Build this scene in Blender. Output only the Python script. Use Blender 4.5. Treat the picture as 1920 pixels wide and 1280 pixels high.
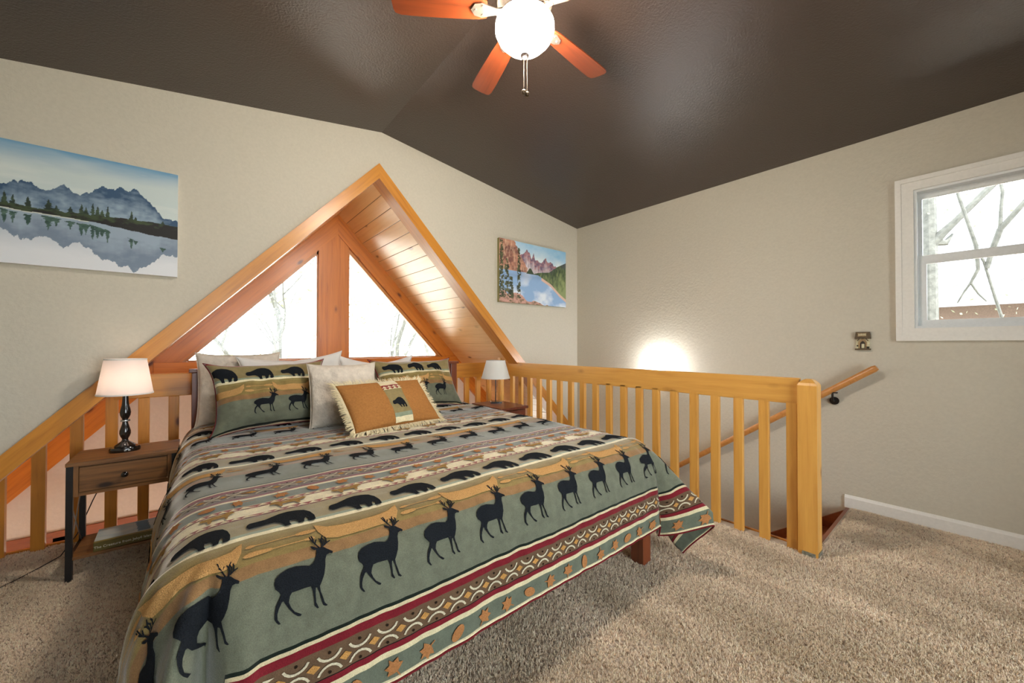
import bpy, bmesh, math, random
import numpy as np
from mathutils import Vector, Matrix, noise
from mathutils.geometry import delaunay_2d_cdt

random.seed(7); RNG = np.random.default_rng(11)
sc = bpy.context.scene
for o in list(bpy.data.objects): bpy.data.objects.remove(o)
C = bpy.context.collection
R = math.radians
# ------------------------------------------------------------------ camera, light, exposure
cam_d = bpy.data.cameras.new('camera'); cam = bpy.data.objects.new('camera', cam_d); C.objects.link(cam)
cam.location = (0, 0, 1.22); cam.rotation_euler = (R(90.542), 0, R(-39.38))
cam_d.sensor_width = 36; cam_d.lens = 36*715.925/1920; cam_d.clip_start = .02
sc.camera = cam
sc.view_settings.view_transform = 'Standard'; sc.view_settings.look = 'None'
sc.view_settings.exposure = 0.66; sc.view_settings.gamma = 1; sc.view_settings.use_curve_mapping = False
sc.cycles.use_denoising = True; sc.cycles.max_bounces = 8; sc.cycles.diffuse_bounces = 5; sc.cycles.transparent_max_bounces = 12
sc.cycles.sample_clamp_indirect = 6; sc.cycles.caustics_reflective = False; sc.cycles.caustics_refractive = False
w = bpy.data.worlds.new('sky'); sc.world = w; w.use_nodes = True
bg = w.node_tree.nodes['Background']; bg.inputs[0].default_value = (.88, .95, 1, 1); bg.inputs[1].default_value = 7.0
def area(name, loc, rot, sx, sy, power, col):
    l = bpy.data.lights.new(name, 'AREA'); l.shape = 'RECTANGLE'; l.size = sx; l.size_y = sy; l.energy = power; l.color = col
    o = bpy.data.objects.new(name, l); o.location = loc; o.rotation_euler = rot; C.objects.link(o); return o
def point(name, loc, power, col, r=.03):
    l = bpy.data.lights.new(name, 'POINT'); l.energy = power; l.color = col; l.shadow_soft_size = r
    o = bpy.data.objects.new(name, l); o.location = loc; C.objects.link(o); return o
# daylight falling in through the openings (gable, side window, great room below, added unseen door behind the camera)
def portal(name, loc, rot, sx, sy):          # window openings, marked so the sky's light is sampled through them
    o = area(name, loc, rot, sx, sy, 1, (1, 1, 1)); o.data.cycles.is_portal = True
sun = bpy.data.lights.new('sun', 'SUN'); sun.energy = 9; sun.angle = R(1.5); sun.color = (1, .95, .88)
so = bpy.data.objects.new('sun', sun); so.rotation_euler = Vector((.35, 1, -1.7)).to_track_quat('-Z', 'Y').to_euler(); C.objects.link(so)
portal('portal_gable', (1.19, 4.66, 1.75), (R(-90), 0, 0), 2.7, 1.4)
portal('portal_side_window', (3.96, -.215, 1.8), (0, R(90), 0), 1.0, 1.0)
portal('portal_fill_door', (1.2, -2.33, 1.09), (R(90), 0, 0), 2.4, 2.2)
portal('portal_great_room', (.95, 4.66, -1.1), (R(-90), 0, 0), 5.6, 1.7)

# ------------------------------------------------------------------ materials
MATS = {}
class NT:
    def __init__(s, name):
        s.m = bpy.data.materials.new(name); s.m.use_nodes = True; s.t = s.m.node_tree; s.b = s.t.nodes['Principled BSDF']
        MATS[name] = s.m
    def n(s, typ, **kw):
        x = s.t.nodes.new(typ)
        for k, v in kw.items():
            if k.startswith('_'): setattr(x, k[1:], v)
            else: x.inputs[k.replace('_', ' ')].default_value = v
        return x
    def l(s, a, b): s.t.links.new(a, b)
    def ramp(s, stops, interp='LINEAR'):
        r = s.t.nodes.new('ShaderNodeValToRGB'); r.color_ramp.interpolation = interp; e = r.color_ramp.elements
        while len(e) > 1: e.remove(e[-1])
        e[0].position = stops[0][0]; e[0].color = (*stops[0][1], 1)
        for p, c in stops[1:]:
            k = e.new(p); k.color = (*c, 1)
        return r
    def bump(s, h, strength, dist=.01):
        b = s.t.nodes.new('ShaderNodeBump'); b.inputs['Strength'].default_value = strength; b.inputs['Distance'].default_value = dist
        s.l(h, b.inputs['Height']); s.l(b.outputs[0], s.b.inputs['Normal']); return b
def hx(h):
    v = [int(h[i:i+2], 16)/255 for i in (0, 2, 4)]
    return tuple(x/12.92 if x <= .04045 else ((x+.055)/1.055)**2.4 for x in v)
def plain(name, col, rough=.5, metal=0, spec=.5, bumpy=0, bscale=60, mott=0, emis=None, estr=0, coat=0):
    t = NT(name); b = t.b; b.inputs['Base Color'].default_value = (*col, 1); b.inputs['Roughness'].default_value = rough
    b.inputs['Metallic'].default_value = metal; b.inputs['Specular IOR Level'].default_value = spec; b.inputs['Coat Weight'].default_value = coat
    tc = t.n('ShaderNodeTexCoord')
    nz = t.n('ShaderNodeTexNoise', Scale=bscale, Detail=4); t.l(tc.outputs['Object'], nz.inputs['Vector'])
    m = max(mott, .03)
    r = t.ramp([(.3, tuple(c*(1-m) for c in col)), (.7, tuple(min(1, c*(1+m)) for c in col))]); t.l(nz.outputs[0], r.inputs[0]); t.l(r.outputs[0], b.inputs['Base Color'])
    if bumpy: t.bump(nz.outputs[0], bumpy)
    if emis: b.inputs['Emission Color'].default_value = (*emis, 1); b.inputs['Emission Strength'].default_value = estr
    return t.m
def wood(name, light, dark, rough=.38, knots=True, scale=1.0, coat=.25, contrast=1):
    t = NT(name); b = t.b
    tc = t.n('ShaderNodeTexCoord'); oi = t.n('ShaderNodeObjectInfo')
    mul = t.n('ShaderNodeMath', _operation='MULTIPLY'); mul.inputs[1].default_value = 37; t.l(oi.outputs['Random'], mul.inputs[0])
    cmb = t.n('ShaderNodeCombineXYZ'); t.l(mul.outputs[0], cmb.inputs[0]); t.l(mul.outputs[0], cmb.inputs[1])
    add = t.n('ShaderNodeVectorMath', _operation='ADD'); t.l(tc.outputs['Object'], add.inputs[0]); t.l(cmb.outputs[0], add.inputs[1])
    mp = t.n('ShaderNodeMapping'); mp.inputs['Scale'].default_value = (1.2*scale, 22*scale, 22*scale); t.l(add.outputs[0], mp.inputs[0])
    n1 = t.n('ShaderNodeTexNoise', Scale=1.6, Detail=6, Roughness=.6, Distortion=.5); t.l(mp.outputs[0], n1.inputs['Vector'])
    mid = tuple((a*.6+d*.4) for a, d in zip(light, dark))
    r = t.ramp([(.28, dark), (.45, mid), (.68, light)]); t.l(n1.outputs[0], r.inputs[0])
    mx = t.n('ShaderNodeMixRGB'); mx.inputs[0].default_value = .35*contrast+.3; mx.inputs[1].default_value = (*light, 1); t.l(r.outputs[0], mx.inputs[2])
    out = mx.outputs[0]
    if knots:
        mp2 = t.n('ShaderNodeMapping'); mp2.inputs['Scale'].default_value = (3.2, 7, 7); t.l(add.outputs[0], mp2.inputs[0])
        vo = t.n('ShaderNodeTexVoronoi', Scale=1.0); t.l(mp2.outputs[0], vo.inputs['Vector'])
        kr = t.ramp([(0, (1, 1, 1)), (.07, (.9, .9, .9)), (.13, (.25, .25, .25)), (.2, (0, 0, 0))]); t.l(vo.outputs['Distance'], kr.inputs[0])
        kn = t.n('ShaderNodeMixRGB'); kn.inputs[2].default_value = (dark[0]*.3, dark[1]*.22, dark[2]*.2, 1)
        t.l(kr.outputs[0], kn.inputs[0]); t.l(out, kn.inputs[1]); out = kn.outputs[0]
    t.l(out, b.inputs['Base Color']); b.inputs['Roughness'].default_value = rough; b.inputs['Coat Weight'].default_value = coat; b.inputs['Coat Roughness'].default_value = .25
    t.bump(n1.outputs[0], .12, .004)
    return t.m
plain('wall_paint', (.56, .522, .43), .75, bumpy=.25, bscale=55, spec=.3)
plain('wall_below', (.62, .55, .49), .8, bumpy=.15, bscale=40, spec=.2)
def ceiling_mat():
    t = NT('ceiling_paint'); tc = t.n('ShaderNodeTexCoord')
    n = t.n('ShaderNodeTexNoise', Scale=85, Detail=3, Roughness=.6); t.l(tc.outputs['Object'], n.inputs['Vector'])
    t.b.inputs['Base Color'].default_value = (.042, .026, .019, 1); t.b.inputs['Roughness'].default_value = .30; t.b.inputs['Specular IOR Level'].default_value = .75
    t.bump(n.outputs[0], .45, .006)
ceiling_mat()
plain('white_trim', (.80, .78, .73), .35, mott=.02)
plain('vinyl', (.78, .80, .80), .3, mott=.02)
wood('honey_pine', hx('dda550'), hx('b4742a'))
wood('amber_beam', hx('cd8a30'), hx('9a5818'))
wood('orange_beam', hx('cf802c'), hx('94480f'))
wood('plank_pine', hx('f4d09a'), hx('d8a460'), scale=1, contrast=.5, rough=.3, coat=.5)
wood('stair_wood', hx('96502a'), hx('5a2410'), knots=False)
wood('handrail_wood', hx('c98a48'), hx('9a5c26'), knots=False)
wood('rustic_board', hx('8e6032'), hx('3e2610'), rough=.5, scale=1.5, contrast=1.6, coat=.1)
wood('cherry_dark', hx('6e3624'), hx('32120c'), knots=False, rough=.3)
wood('bed_wood', hx('7a3c20'), hx('3a160c'), knots=False, rough=.35)
wood('fan_blade_wood', hx('763618'), hx('46180a'), knots=False, rough=.3)
plain('black_metal', (.015, .014, .014), .4, .3)
plain('steel', (.5, .5, .48), .35, .9)
plain('zinc_bracket', (.35, .36, .3), .45, .7, mott=.3)
plain('nickel', (.55, .47, .38), .28, .9)
plain('dark_bronze', (.12, .09, .06), .3, .8)
plain('lamp_black', (.012, .009, .008), .18, .1, coat=.6)
plain('cream_fleece', (.62, .55, .46), .95, bumpy=.9, bscale=28, mott=.10, spec=.1)
plain('white_cotton', (.72, .70, .66), .9, bumpy=.2, bscale=14, spec=.1)
plain('sheet_cloth', (.6, .6, .58), .9, spec=.1)
plain('tan_suede', hx('a06e3c'), .9, bumpy=.3, bscale=90, mott=.12, spec=.1)
plain('fringe_yarn', hx('dccfaa'), .95, mott=.15, bscale=200, spec=.1)
plain('mattress_cloth', (.7, .7, .68), .9, spec=.1)
plain('canvas_edge', (.75, .74, .70), .8)
plain('black_plastic', (.01, .01, .01), .45)
for k, c in dict(ink='1d2024', canoe='bd925c', diamond='b98a4e', bone='c9bfa4', leaf='a87448', dot='2a2018', moose='9a7a4a', tri='d6c9a8', maroon='6e2428').items():
    plain('print_'+k, hx(c), .95, spec=.08, bumpy=.5, bscale=350, mott=.25)
# the woven stripes of the comforter: V of the UV map runs down the cloth in metres, repeat .815 m
BANDS = [(0, 'e8dcb6'), (.010, '8f7f50'), (.03, '8a7648'), (.115, '8d6c48'), (.15, '6c6f5e'), (.335, '1c241e'), (.345, 'cdbf9a'), (.355, '742028'), (.376, '66503c'),
         (.447, '241c18'), (.451, '742028'), (.467, 'd2c6a0'), (.481, '656b5c'), (.545, 'd2c6a0'), (.55, '8c3430'), (.575, 'dccfa8'), (.64, '8c3430'),
         (.668, '8f8058'), (.79, '8c9680'), (.808, 'e8dcb6')]
def stripe_mat(name, sat=1):
    t = NT(name); uv = t.n('ShaderNodeUVMap'); sp = t.n('ShaderNodeSeparateXYZ'); t.l(uv.outputs[0], sp.inputs[0])
    tc = t.n('ShaderNodeTexCoord'); nz = t.n('ShaderNodeTexNoise', Scale=9, Detail=2); t.l(tc.outputs['Object'], nz.inputs['Vector'])
    m1 = t.n('ShaderNodeMath', _operation='MULTIPLY_ADD'); m1.inputs[1].default_value = .010; t.l(nz.outputs[0], m1.inputs[0]); t.l(sp.outputs[1], m1.inputs[2])
    m2 = t.n('ShaderNodeMath', _operation='DIVIDE'); m2.inputs[1].default_value = .815; t.l(m1.outputs[0], m2.inputs[0])
    m3 = t.n('ShaderNodeMath', _operation='FRACT'); t.l(m2.outputs[0], m3.inputs[0])
    r = t.ramp([(p/.815, hx(c)) for p, c in BANDS], 'CONSTANT'); t.l(m3.outputs[0], r.inputs[0])
    n2 = t.n('ShaderNodeTexNoise', Scale=420, Detail=2); t.l(tc.outputs['Object'], n2.inputs['Vector'])
    n3 = t.n('ShaderNodeTexNoise', Scale=30, Detail=4); t.l(tc.outputs['Object'], n3.inputs['Vector'])
    r2 = t.ramp([(.3, (.78, .78, .78)), (.7, (1.12, 1.12, 1.12))]); t.l(n2.outputs[0], r2.inputs[0])
    r3 = t.ramp([(.35, (.88, .88, .88)), (.65, (1.06, 1.06, 1.06))]); t.l(n3.outputs[0], r3.inputs[0])
    a = t.n('ShaderNodeMixRGB', _blend_type='MULTIPLY'); a.inputs[0].default_value = 1; t.l(r.outputs[0], a.inputs[1]); t.l(r2.outputs[0], a.inputs[2])
    b2 = t.n('ShaderNodeMixRGB', _blend_type='MULTIPLY'); b2.inputs[0].default_value = 1; t.l(a.outputs[0], b2.inputs[1]); t.l(r3.outputs[0], b2.inputs[2])
    t.l(b2.outputs[0], t.b.inputs['Base Color']); t.b.inputs['Roughness'].default_value = .95; t.b.inputs['Specular IOR Level'].default_value = .1
    t.b.inputs['Sheen Weight'].default_value = .7; t.b.inputs['Sheen Roughness'].default_value = .35
    t.bump(n2.outputs[0], .3, .003)
stripe_mat('striped_cloth')
def vcol_mat(name, rough=.6):
    t = NT(name); a = t.n('ShaderNodeVertexColor', _layer_name='paint'); t.l(a.outputs[0], t.b.inputs['Base Color']); t.b.inputs['Roughness'].default_value = rough
vcol_mat('canvas_print')
def shade_mat(name, col, emis, estr, trans=.5):
    t = NT(name); out = t.t.nodes['Material Output']
    t.b.inputs['Base Color'].default_value = (*col, 1); t.b.inputs['Roughness'].default_value = .9
    t.b.inputs['Emission Color'].default_value = (*emis, 1); t.b.inputs['Emission Strength'].default_value = estr
    tr = t.n('ShaderNodeBsdfTranslucent'); tr.inputs[0].default_value = (*col, 1)
    nz = t.n('ShaderNodeTexNoise', Scale=300); rp = t.ramp([(.3, tuple(c*.97 for c in col)), (.7, col)]); t.l(nz.outputs[0], rp.inputs[0]); t.l(rp.outputs[0], t.b.inputs['Base Color'])
    mx = t.n('ShaderNodeMixShader'); mx.inputs[0].default_value = trans; t.l(t.b.outputs[0], mx.inputs[1]); t.l(tr.outputs[0], mx.inputs[2]); t.l(mx.outputs[0], out.inputs[0])
shade_mat('shade_lit', (.86, .80, .76), (1, .86, .8), .08)
shade_mat('shade_off', (.84, .84, .80), (1, 1, 1), 0, .3)
shade_mat('frosted_glass', (.95, .9, .82), (1, .93, .84), 85, .1)
shade_mat('bulb_soft', (.95, .9, .85), (1, .85, .72), 8, .1)
shade_mat('sconce_bulb', (.95, .9, .85), (1, .9, .8), 60, .1)
def glass_mat():
    t = NT('window_glass'); out = t.t.nodes['Material Output']; tr = t.n('ShaderNodeBsdfTransparent'); tr.inputs[0].default_value = (.97, .98, .98, 1)
    g = t.n('ShaderNodeBsdfGlossy'); g.inputs['Roughness'].default_value = .02; f = t.n('ShaderNodeFresnel'); f.inputs[0].default_value = 1.35
    mx = t.n('ShaderNodeMixShader'); t.l(f.outputs[0], mx.inputs[0]); t.l(tr.outputs[0], mx.inputs[1]); t.l(g.outputs[0], mx.inputs[2]); t.l(mx.outputs[0], out.inputs[0])
glass_mat()
def carpet_mat(name, light, mid, dark, inst):
    t = NT(name); tc = t.n('ShaderNodeTexCoord')
    if inst:
        oi = t.n('ShaderNodeObjectInfo'); src = oi.outputs['Random']
    else:
        nz = t.n('ShaderNodeTexNoise', Scale=260, Detail=3); t.l(tc.outputs['Object'], nz.inputs['Vector']); src = nz.outputs[0]; t.bump(src, .8, .01)
    r = t.ramp([(.0, dark), (.17, mid), (.6, light), (1, tuple(min(1, c*1.12) for c in light))]); t.l(src, r.inputs[0]); t.l(r.outputs[0], t.b.inputs['Base Color'])
    t.b.inputs['Roughness'].default_value = 1; t.b.inputs['Specular IOR Level'].default_value = .05; t.b.inputs['Sheen Weight'].default_value = .2
    if inst:     # shading of brushed nap lanes, put into the tuft colour by noise
        mp = t.n('ShaderNodeMapping'); mp.inputs['Scale'].default_value = (3.2, 1.0, 1); mp.inputs['Rotation'].default_value = (0, 0, .5); t.l(oi.outputs['Location'], mp.inputs[0])
        nl = t.n('ShaderNodeTexNoise', Scale=1.1, Detail=2); t.l(mp.outputs[0], nl.inputs['Vector']); rl = t.ramp([(.35, (.80, .77, .72)), (.65, (1.06, 1.06, 1.08))]); t.l(nl.outputs[0], rl.inputs[0])
        mm = t.n('ShaderNodeMixRGB', _blend_type='MULTIPLY'); mm.inputs[0].default_value = 1; t.l(r.outputs[0], mm.inputs[1]); t.l(rl.outputs[0], mm.inputs[2]); t.l(mm.outputs[0], t.b.inputs['Base Color'])
carpet_mat('carpet_base', (.60, .50, .40), (.54, .44, .34), (.40, .31, .23), False)
carpet_mat('carpet_tuft', (.98, .84, .67), (.87, .72, .56), (.42, .31, .21), True)
plain('bark', (.085, .085, .075), .9, bumpy=.8, bscale=20, mott=.3)
plain('leaf_green', (.22, .27, .12), .7, mott=.4, bscale=3)
plain('leaf_pale', (.20, .22, .14), .7, mott=.3, bscale=3)
plain('shingle', (.2, .2, .22), .9, bumpy=.4, bscale=30, mott=.2)
plain('brown_siding', (.13, .09, .07), .8, mott=.2)
plain('ground_soil', (.62, .58, .50), .95, mott=.3, bscale=2)
plain('great_room_floor', (.30, .17, .08), .5, mott=.3, bscale=5)
plain('roof_tar', (.1, .1, .1), .9)

# ------------------------------------------------------------------ mesh helpers
def link(name, verts, faces, mat, parent=None, smooth=False, matrix=None, mats=None, midx=None):
    me = bpy.data.meshes.new(name); me.from_pydata([tuple(v) for v in verts], [], faces)
    for m in (mats or [mat]): me.materials.append(MATS[m])
    if midx is not None: me.polygons.foreach_set('material_index', midx)
    if smooth: me.polygons.foreach_set('use_smooth', [True]*len(me.polygons))
    me.update(); o = bpy.data.objects.new(name, me); C.objects.link(o)
    if matrix is not None: o.matrix_world = matrix
    if parent is not None:
        o.parent = parent; o.matrix_parent_inverse = Matrix()
        if matrix is not None: o.matrix_local = matrix
    return o
def empty(name, loc=(0, 0, 0), rz=0):
    o = bpy.data.objects.new(name, None); o.location = loc; o.rotation_euler = (0, 0, rz); o.empty_display_size = .1; C.objects.link(o); return o
def tag(o, label=None, cat=None, group=None, kind=None):
    if label: o['label'] = label
    if cat: o['category'] = cat
    if group: o['group'] = group
    if kind: o['kind'] = kind
    return o
class MB:
    """collects shapes into one mesh"""
    def __init__(s): s.v = []; s.f = []; s.m = []
    def add(s, v, f, mi=0):
        k = len(s.v); s.v += [tuple(p) for p in v]; s.f += [tuple(i+k for i in q) for q in f]; s.m += [mi]*len(f); return s
    def box(s, x0, x1, y0, y1, z0, z1, bev=0, mi=0):
        if bev <= 0:
            v = [(x, y, z) for x in (x0, x1) for y in (y0, y1) for z in (z0, z1)]
            return s.add(v, [(0, 1, 3, 2), (4, 6, 7, 5), (0, 4, 5, 1), (2, 3, 7, 6), (0, 2, 6, 4), (1, 5, 7, 3)], mi)
        bm = bmesh.new(); bmesh.ops.create_cube(bm, size=1)
        for p in bm.verts: p.co = Vector(((x0+x1)/2+p.co.x*(x1-x0), (y0+y1)/2+p.co.y*(y1-y0), (z0+z1)/2+p.co.z*(z1-z0)))
        bmesh.ops.bevel(bm, geom=bm.edges[:], offset=min(bev, .45*min(x1-x0, y1-y0, z1-z0)), segments=2, affect='EDGES', profile=.6)
        bm.verts.index_update(); s.add([p.co[:] for p in bm.verts], [[q.index for q in f.verts] for f in bm.faces], mi); bm.free(); return s
    def tube(s, pts, r, n=10, cap=True, mi=0):
        pts = [Vector(p) for p in pts]; rr = r if hasattr(r, '__len__') else [r]*len(pts); v = []; f = []
        up = None
        for i, p in enumerate(pts):
            d = (pts[min(i+1, len(pts)-1)]-pts[max(i-1, 0)]).normalized()
            if up is None: up = d.orthogonal().normalized()
            up = (up-d*up.dot(d)).normalized(); q = d.cross(up)
            for k in range(n): a = 2*math.pi*k/n; v.append(p+(up*math.cos(a)+q*math.sin(a))*rr[i])
        for i in range(len(pts)-1):
            for k in range(n): a = i*n+k; b = i*n+(k+1) % n; f.append((a, b, b+n, a+n))
        if cap: f.append(tuple(range(n-1, -1, -1))); f.append(tuple((len(pts)-1)*n+k for k in range(n)))
        return s.add(v, f, mi)
    def lathe(s, prof, n=28, c=(0, 0, 0), sx=1, sy=1, mi=0, cap=True):
        v = []; f = []
        for r, z in prof:
            for k in range(n): a = 2*math.pi*k/n; v.append((c[0]+r*math.cos(a)*sx, c[1]+r*math.sin(a)*sy, c[2]+z))
        for i in range(len(prof)-1):
            for k in range(n): a = i*n+k; b = i*n+(k+1) % n; f.append((a, b, b+n, a+n))
        if cap: f.append(tuple(range(n-1, -1, -1))); f.append(tuple((len(prof)-1)*n+k for k in range(n)))
        return s.add(v, f, mi)
    def prism(s, poly, axis, a0, a1, mi=0):
        """poly: 2-D points in the plane across axis (0=x: (y,z); 1=y: (x,z); 2=z: (x,y))"""
        def P(p, a): return {0: (a, p[0], p[1]), 1: (p[0], a, p[1]), 2: (p[0], p[1], a)}[axis]
        n = len(poly); v = [P(p, a0) for p in poly]+[P(p, a1) for p in poly]
        return s.add(v, [tuple(range(n)), tuple(range(2*n-1, n-1, -1))]+[(i, i+n, (i+1) % n+n, (i+1) % n) for i in range(n)], mi)
    def build(s, name, mat, parent=None, smooth=False, matrix=None, fix=True, mats=None):
        o = link(name, s.v, s.f, mat, parent, smooth, matrix, mats, s.m if mats else None)
        if fix:
            bm = bmesh.new(); bm.from_mesh(o.data); bmesh.ops.recalc_face_normals(bm, faces=bm.faces); bm.to_mesh(o.data); bm.free()
        if smooth:
            try:
                o.data.set_sharp_from_angle(angle=R(40))
            except Exception: pass
        return o
def box(name, mat, x0, x1, y0, y1, z0, z1, parent=None, bev=0):
    """box whose own origin is its centre and whose local X runs along its longest side (so grain follows it)"""
    d = [x1-x0, y1-y0, z1-z0]; c = Vector(((x0+x1)/2, (y0+y1)/2, (z0+z1)/2)); k = d.index(max(d))
    rot = [Matrix.Identity(4), Matrix.Rotation(R(90), 4, 'Z'), Matrix.Rotation(R(-90), 4, 'Y')][k]
    e = [(d[0], d[1], d[2]), (d[1], d[0], d[2]), (d[2], d[1], d[0])][k]
    return MB().box(-e[0]/2, e[0]/2, -e[1]/2, e[1]/2, -e[2]/2, e[2]/2, bev).build(name, mat, parent, matrix=Matrix.Translation(c) @ rot)
def copy_mesh(o, parent, matrix):
    c = o.copy(); C.objects.link(c); c.parent = parent; c.matrix_parent_inverse = Matrix()
    if parent: c.matrix_local = matrix
    else: c.matrix_world = matrix
    return c
def struct(o): o['kind'] = 'structure'; return o

# ------------------------------------------------------------------ the room
XL, XR, YB, YW, YO = -1.9, 3.789, -2.2, 3.285, 4.5
RX, RZ = 1.225, 3.075                      # ridge
def ceil_z(x): return RZ-.1355*(x-RX) if x > RX else RZ-.161*(RX-x)
ZL = ceil_z(XL); ZR = ceil_z(XR)
AX = 1.193                                 # apex of the A-shaped opening
def opening(x): return 2.785-(1.054*(x-AX) if x > AX else 1.076*(AX-x))
ZB = -2.6
# floor slab (carpet), with the stairwell left open
SX = 2.76                                  # line of the stair railing
fl = [(XL, YB), (XR, YB), (XR, .615), (SX+.07, .615), (SX+.07, 3.58), (XL, 3.58)]
struct(MB().prism(fl, 2, -.22, 0).build('floor', 'carpet_base'))
box('trim_1', 'amber_beam', XL, SX+.085, 3.58, 3.60, -.24, .012)['kind'] = 'structure'
box('trim_2', 'amber_beam', SX+.07, SX+.085, .615, 3.58, -.24, .008)['kind'] = 'structure'
# ceiling slopes
struct(MB().add([(XL, YB, ZL), (RX, YB, RZ), (RX, YW+.15, RZ), (XL, YW+.15, ZL), (XL, YB, ZL+.2), (RX, YB, RZ+.2), (RX, YW+.15, RZ+.2), (XL, YW+.15, ZL+.2)],
    [(0, 1, 2, 3), (7, 6, 5, 4), (0, 4, 5, 1), (1, 5, 6, 2), (2, 6, 7, 3), (3, 7, 4, 0)]).build('ceiling', 'ceiling_paint'))
struct(MB().add([(RX, YB, RZ), (XR+.15, YB, ceil_z(XR+.15)), (XR+.15, YW+.15, ceil_z(XR+.15)), (RX, YW+.15, RZ), (RX, YB, RZ+.2), (XR+.15, YB, ZR+.2), (XR+.15, YW+.15, ZR+.2), (RX, YW+.15, RZ+.2)],
    [(0, 1, 2, 3), (7, 6, 5, 4), (0, 4, 5, 1), (1, 5, 6, 2), (2, 6, 7, 3), (3, 7, 4, 0)]).build('ceiling', 'ceiling_paint'))
# gable wall with the A-shaped opening
def low(x): return opening(x)-.05
for nm, xs in (('wall_gable', (XL, AX)), ('wall_gable', (AX, XR))):
    xa, xb = xs
    pts = [(xa, low(xa)), (xb, low(xb)), (xb, ceil_z(xb)+.1)] + ([(RX, RZ+.1)] if xa == AX else []) + [(xa, ceil_z(xa)+.1)]
    if xa == AX: pts = [(AX, low(AX)), (XR, low(XR)), (XR, ZR+.1), (RX, RZ+.1), (AX, RZ+.09)]
    struct(MB().prism(pts, 1, YW, YW+.1).build(nm, 'wall_paint'))
# side walls
WY0, WY1, WZ0, WZ1 = -.70, .27, 1.335, 2.28    # opening of the side window
m = MB()
for a, b, c, d in ((.615, 4.75, ZB, ZR+.05), (WY1, .615, -.22, ZR+.05), (YB, WY0, -.22, ZR+.05), (WY0, WY1, -.22, WZ0), (WY0, WY1, WZ1, ZR+.05)):
    m.box(XR, XR+.16, a, b, c, d)
struct(m.build('wall_right', 'wall_paint', fix=False))
struct(MB().box(XL-.15, XL, YB, 4.75, ZB, ZR+.3).build('wall_left', 'wall_paint'))
m = MB(); m.box(XL, 0, YB-.12, YB, -.22, ZR+.3); m.box(2.4, XR, YB-.12, YB, -.22, ZR+.3); m.box(0, 2.4, YB-.12, YB, 2.25, RZ+.15)
struct(m.build('wall_back', 'wall_paint', fix=False))
# unseen patio door behind the camera, added to let in fill daylight
d1 = struct(box('fill_door_1', 'white_trim', 0, 2.4, YB-.1, YB+.02, 2.17, 2.25))
for x in (0, 1.16, 2.32): box('frame', 'white_trim', x, x+.08, YB-.1, YB+.02, 0, 2.17, None).parent = None
for o in [o for o in bpy.data.objects if o.name.startswith('frame')]:
    mw = o.matrix_world.copy(); o.parent = d1; o.matrix_world = mw; o.matrix_parent_inverse = d1.matrix_world.inverted(); o.matrix_basis = mw
g = box('pane', 'window_glass', .08, 2.32, YB-.06, YB-.054, 0, 2.17); g.parent = d1; g.matrix_parent_inverse = d1.matrix_world.inverted()
# baseboards
bb = MB().prism([(XR, 0), (XR-.016, 0), (XR-.016, .075), (XR-.006, .094), (XR, .094)], 1, YB, .644); struct(bb.build('baseboard_right', 'white_trim'))
bb = MB().prism([(XL, 0), (XL+.016, 0), (XL+.016, .075), (XL+.006, .094), (XL, .094)], 1, YB, 3.28); struct(bb.build('baseboard_left', 'white_trim'))
# lower structure: wall below the stair railing, great room
struct(MB().box(SX+.03, SX+.07, .615, 3.58, ZB, -.22).build('wall_stair', 'wall_below'))
struct(MB().box(SX+.07, XR, .56, .615, ZB, -.02).build('wall_stair_head', 'wall_below'))
struct(MB().box(XL, XR+.16, -.2, 4.75, ZB-.1, ZB).build('floor', 'great_room_floor'))
struct(MB().box(XL, SX+.03, 1.5, 1.6, ZB, -.22).build('wall_lower', 'wall_below'))

# ------------------------------------------------------------------ beams, soffit and the gable window
def beam(name, mat, p0, p1, y0, y1, drop, parent=None, bev=.004):
    """raking board: top edge from p0 to p1 in (x, z), 'drop' deep measured vertically"""
    a = Vector((p0[0], 0, p0[1])); b = Vector((p1[0], 0, p1[1])); d = b-a; L = d.length; ang = math.atan2(d.z, d.x)
    M = Matrix.Translation((p0[0], (y0+y1)/2, p0[1])) @ Matrix.Rotation(-ang, 4, 'Y'); Mi = M.inverted()
    q = [Vector((p0[0], 0, p0[1])), Vector((p1[0], 0, p1[1])), Vector((p1[0], 0, p1[1]-drop)), Vector((p0[0], 0, p0[1]-drop))]
    v = []
    for yy in (y0, y1):
        for p in q: v.append(Mi @ Vector((p.x, yy, p.z)))
    o = MB().add(v, [(0, 1, 2, 3), (7, 6, 5, 4), (0, 4, 5, 1), (1, 5, 6, 2), (2, 6, 7, 3), (3, 7, 4, 0)]).build(name, mat, parent, matrix=M)
    return o
struct(beam('trim_3', 'amber_beam', (XL, opening(XL)), (AX, opening(AX)), 3.25, 3.41, .13))
struct(beam('trim_4', 'amber_beam', (AX, opening(AX)), (XR, opening(XR)), 3.25, 3.41, .13))
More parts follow.
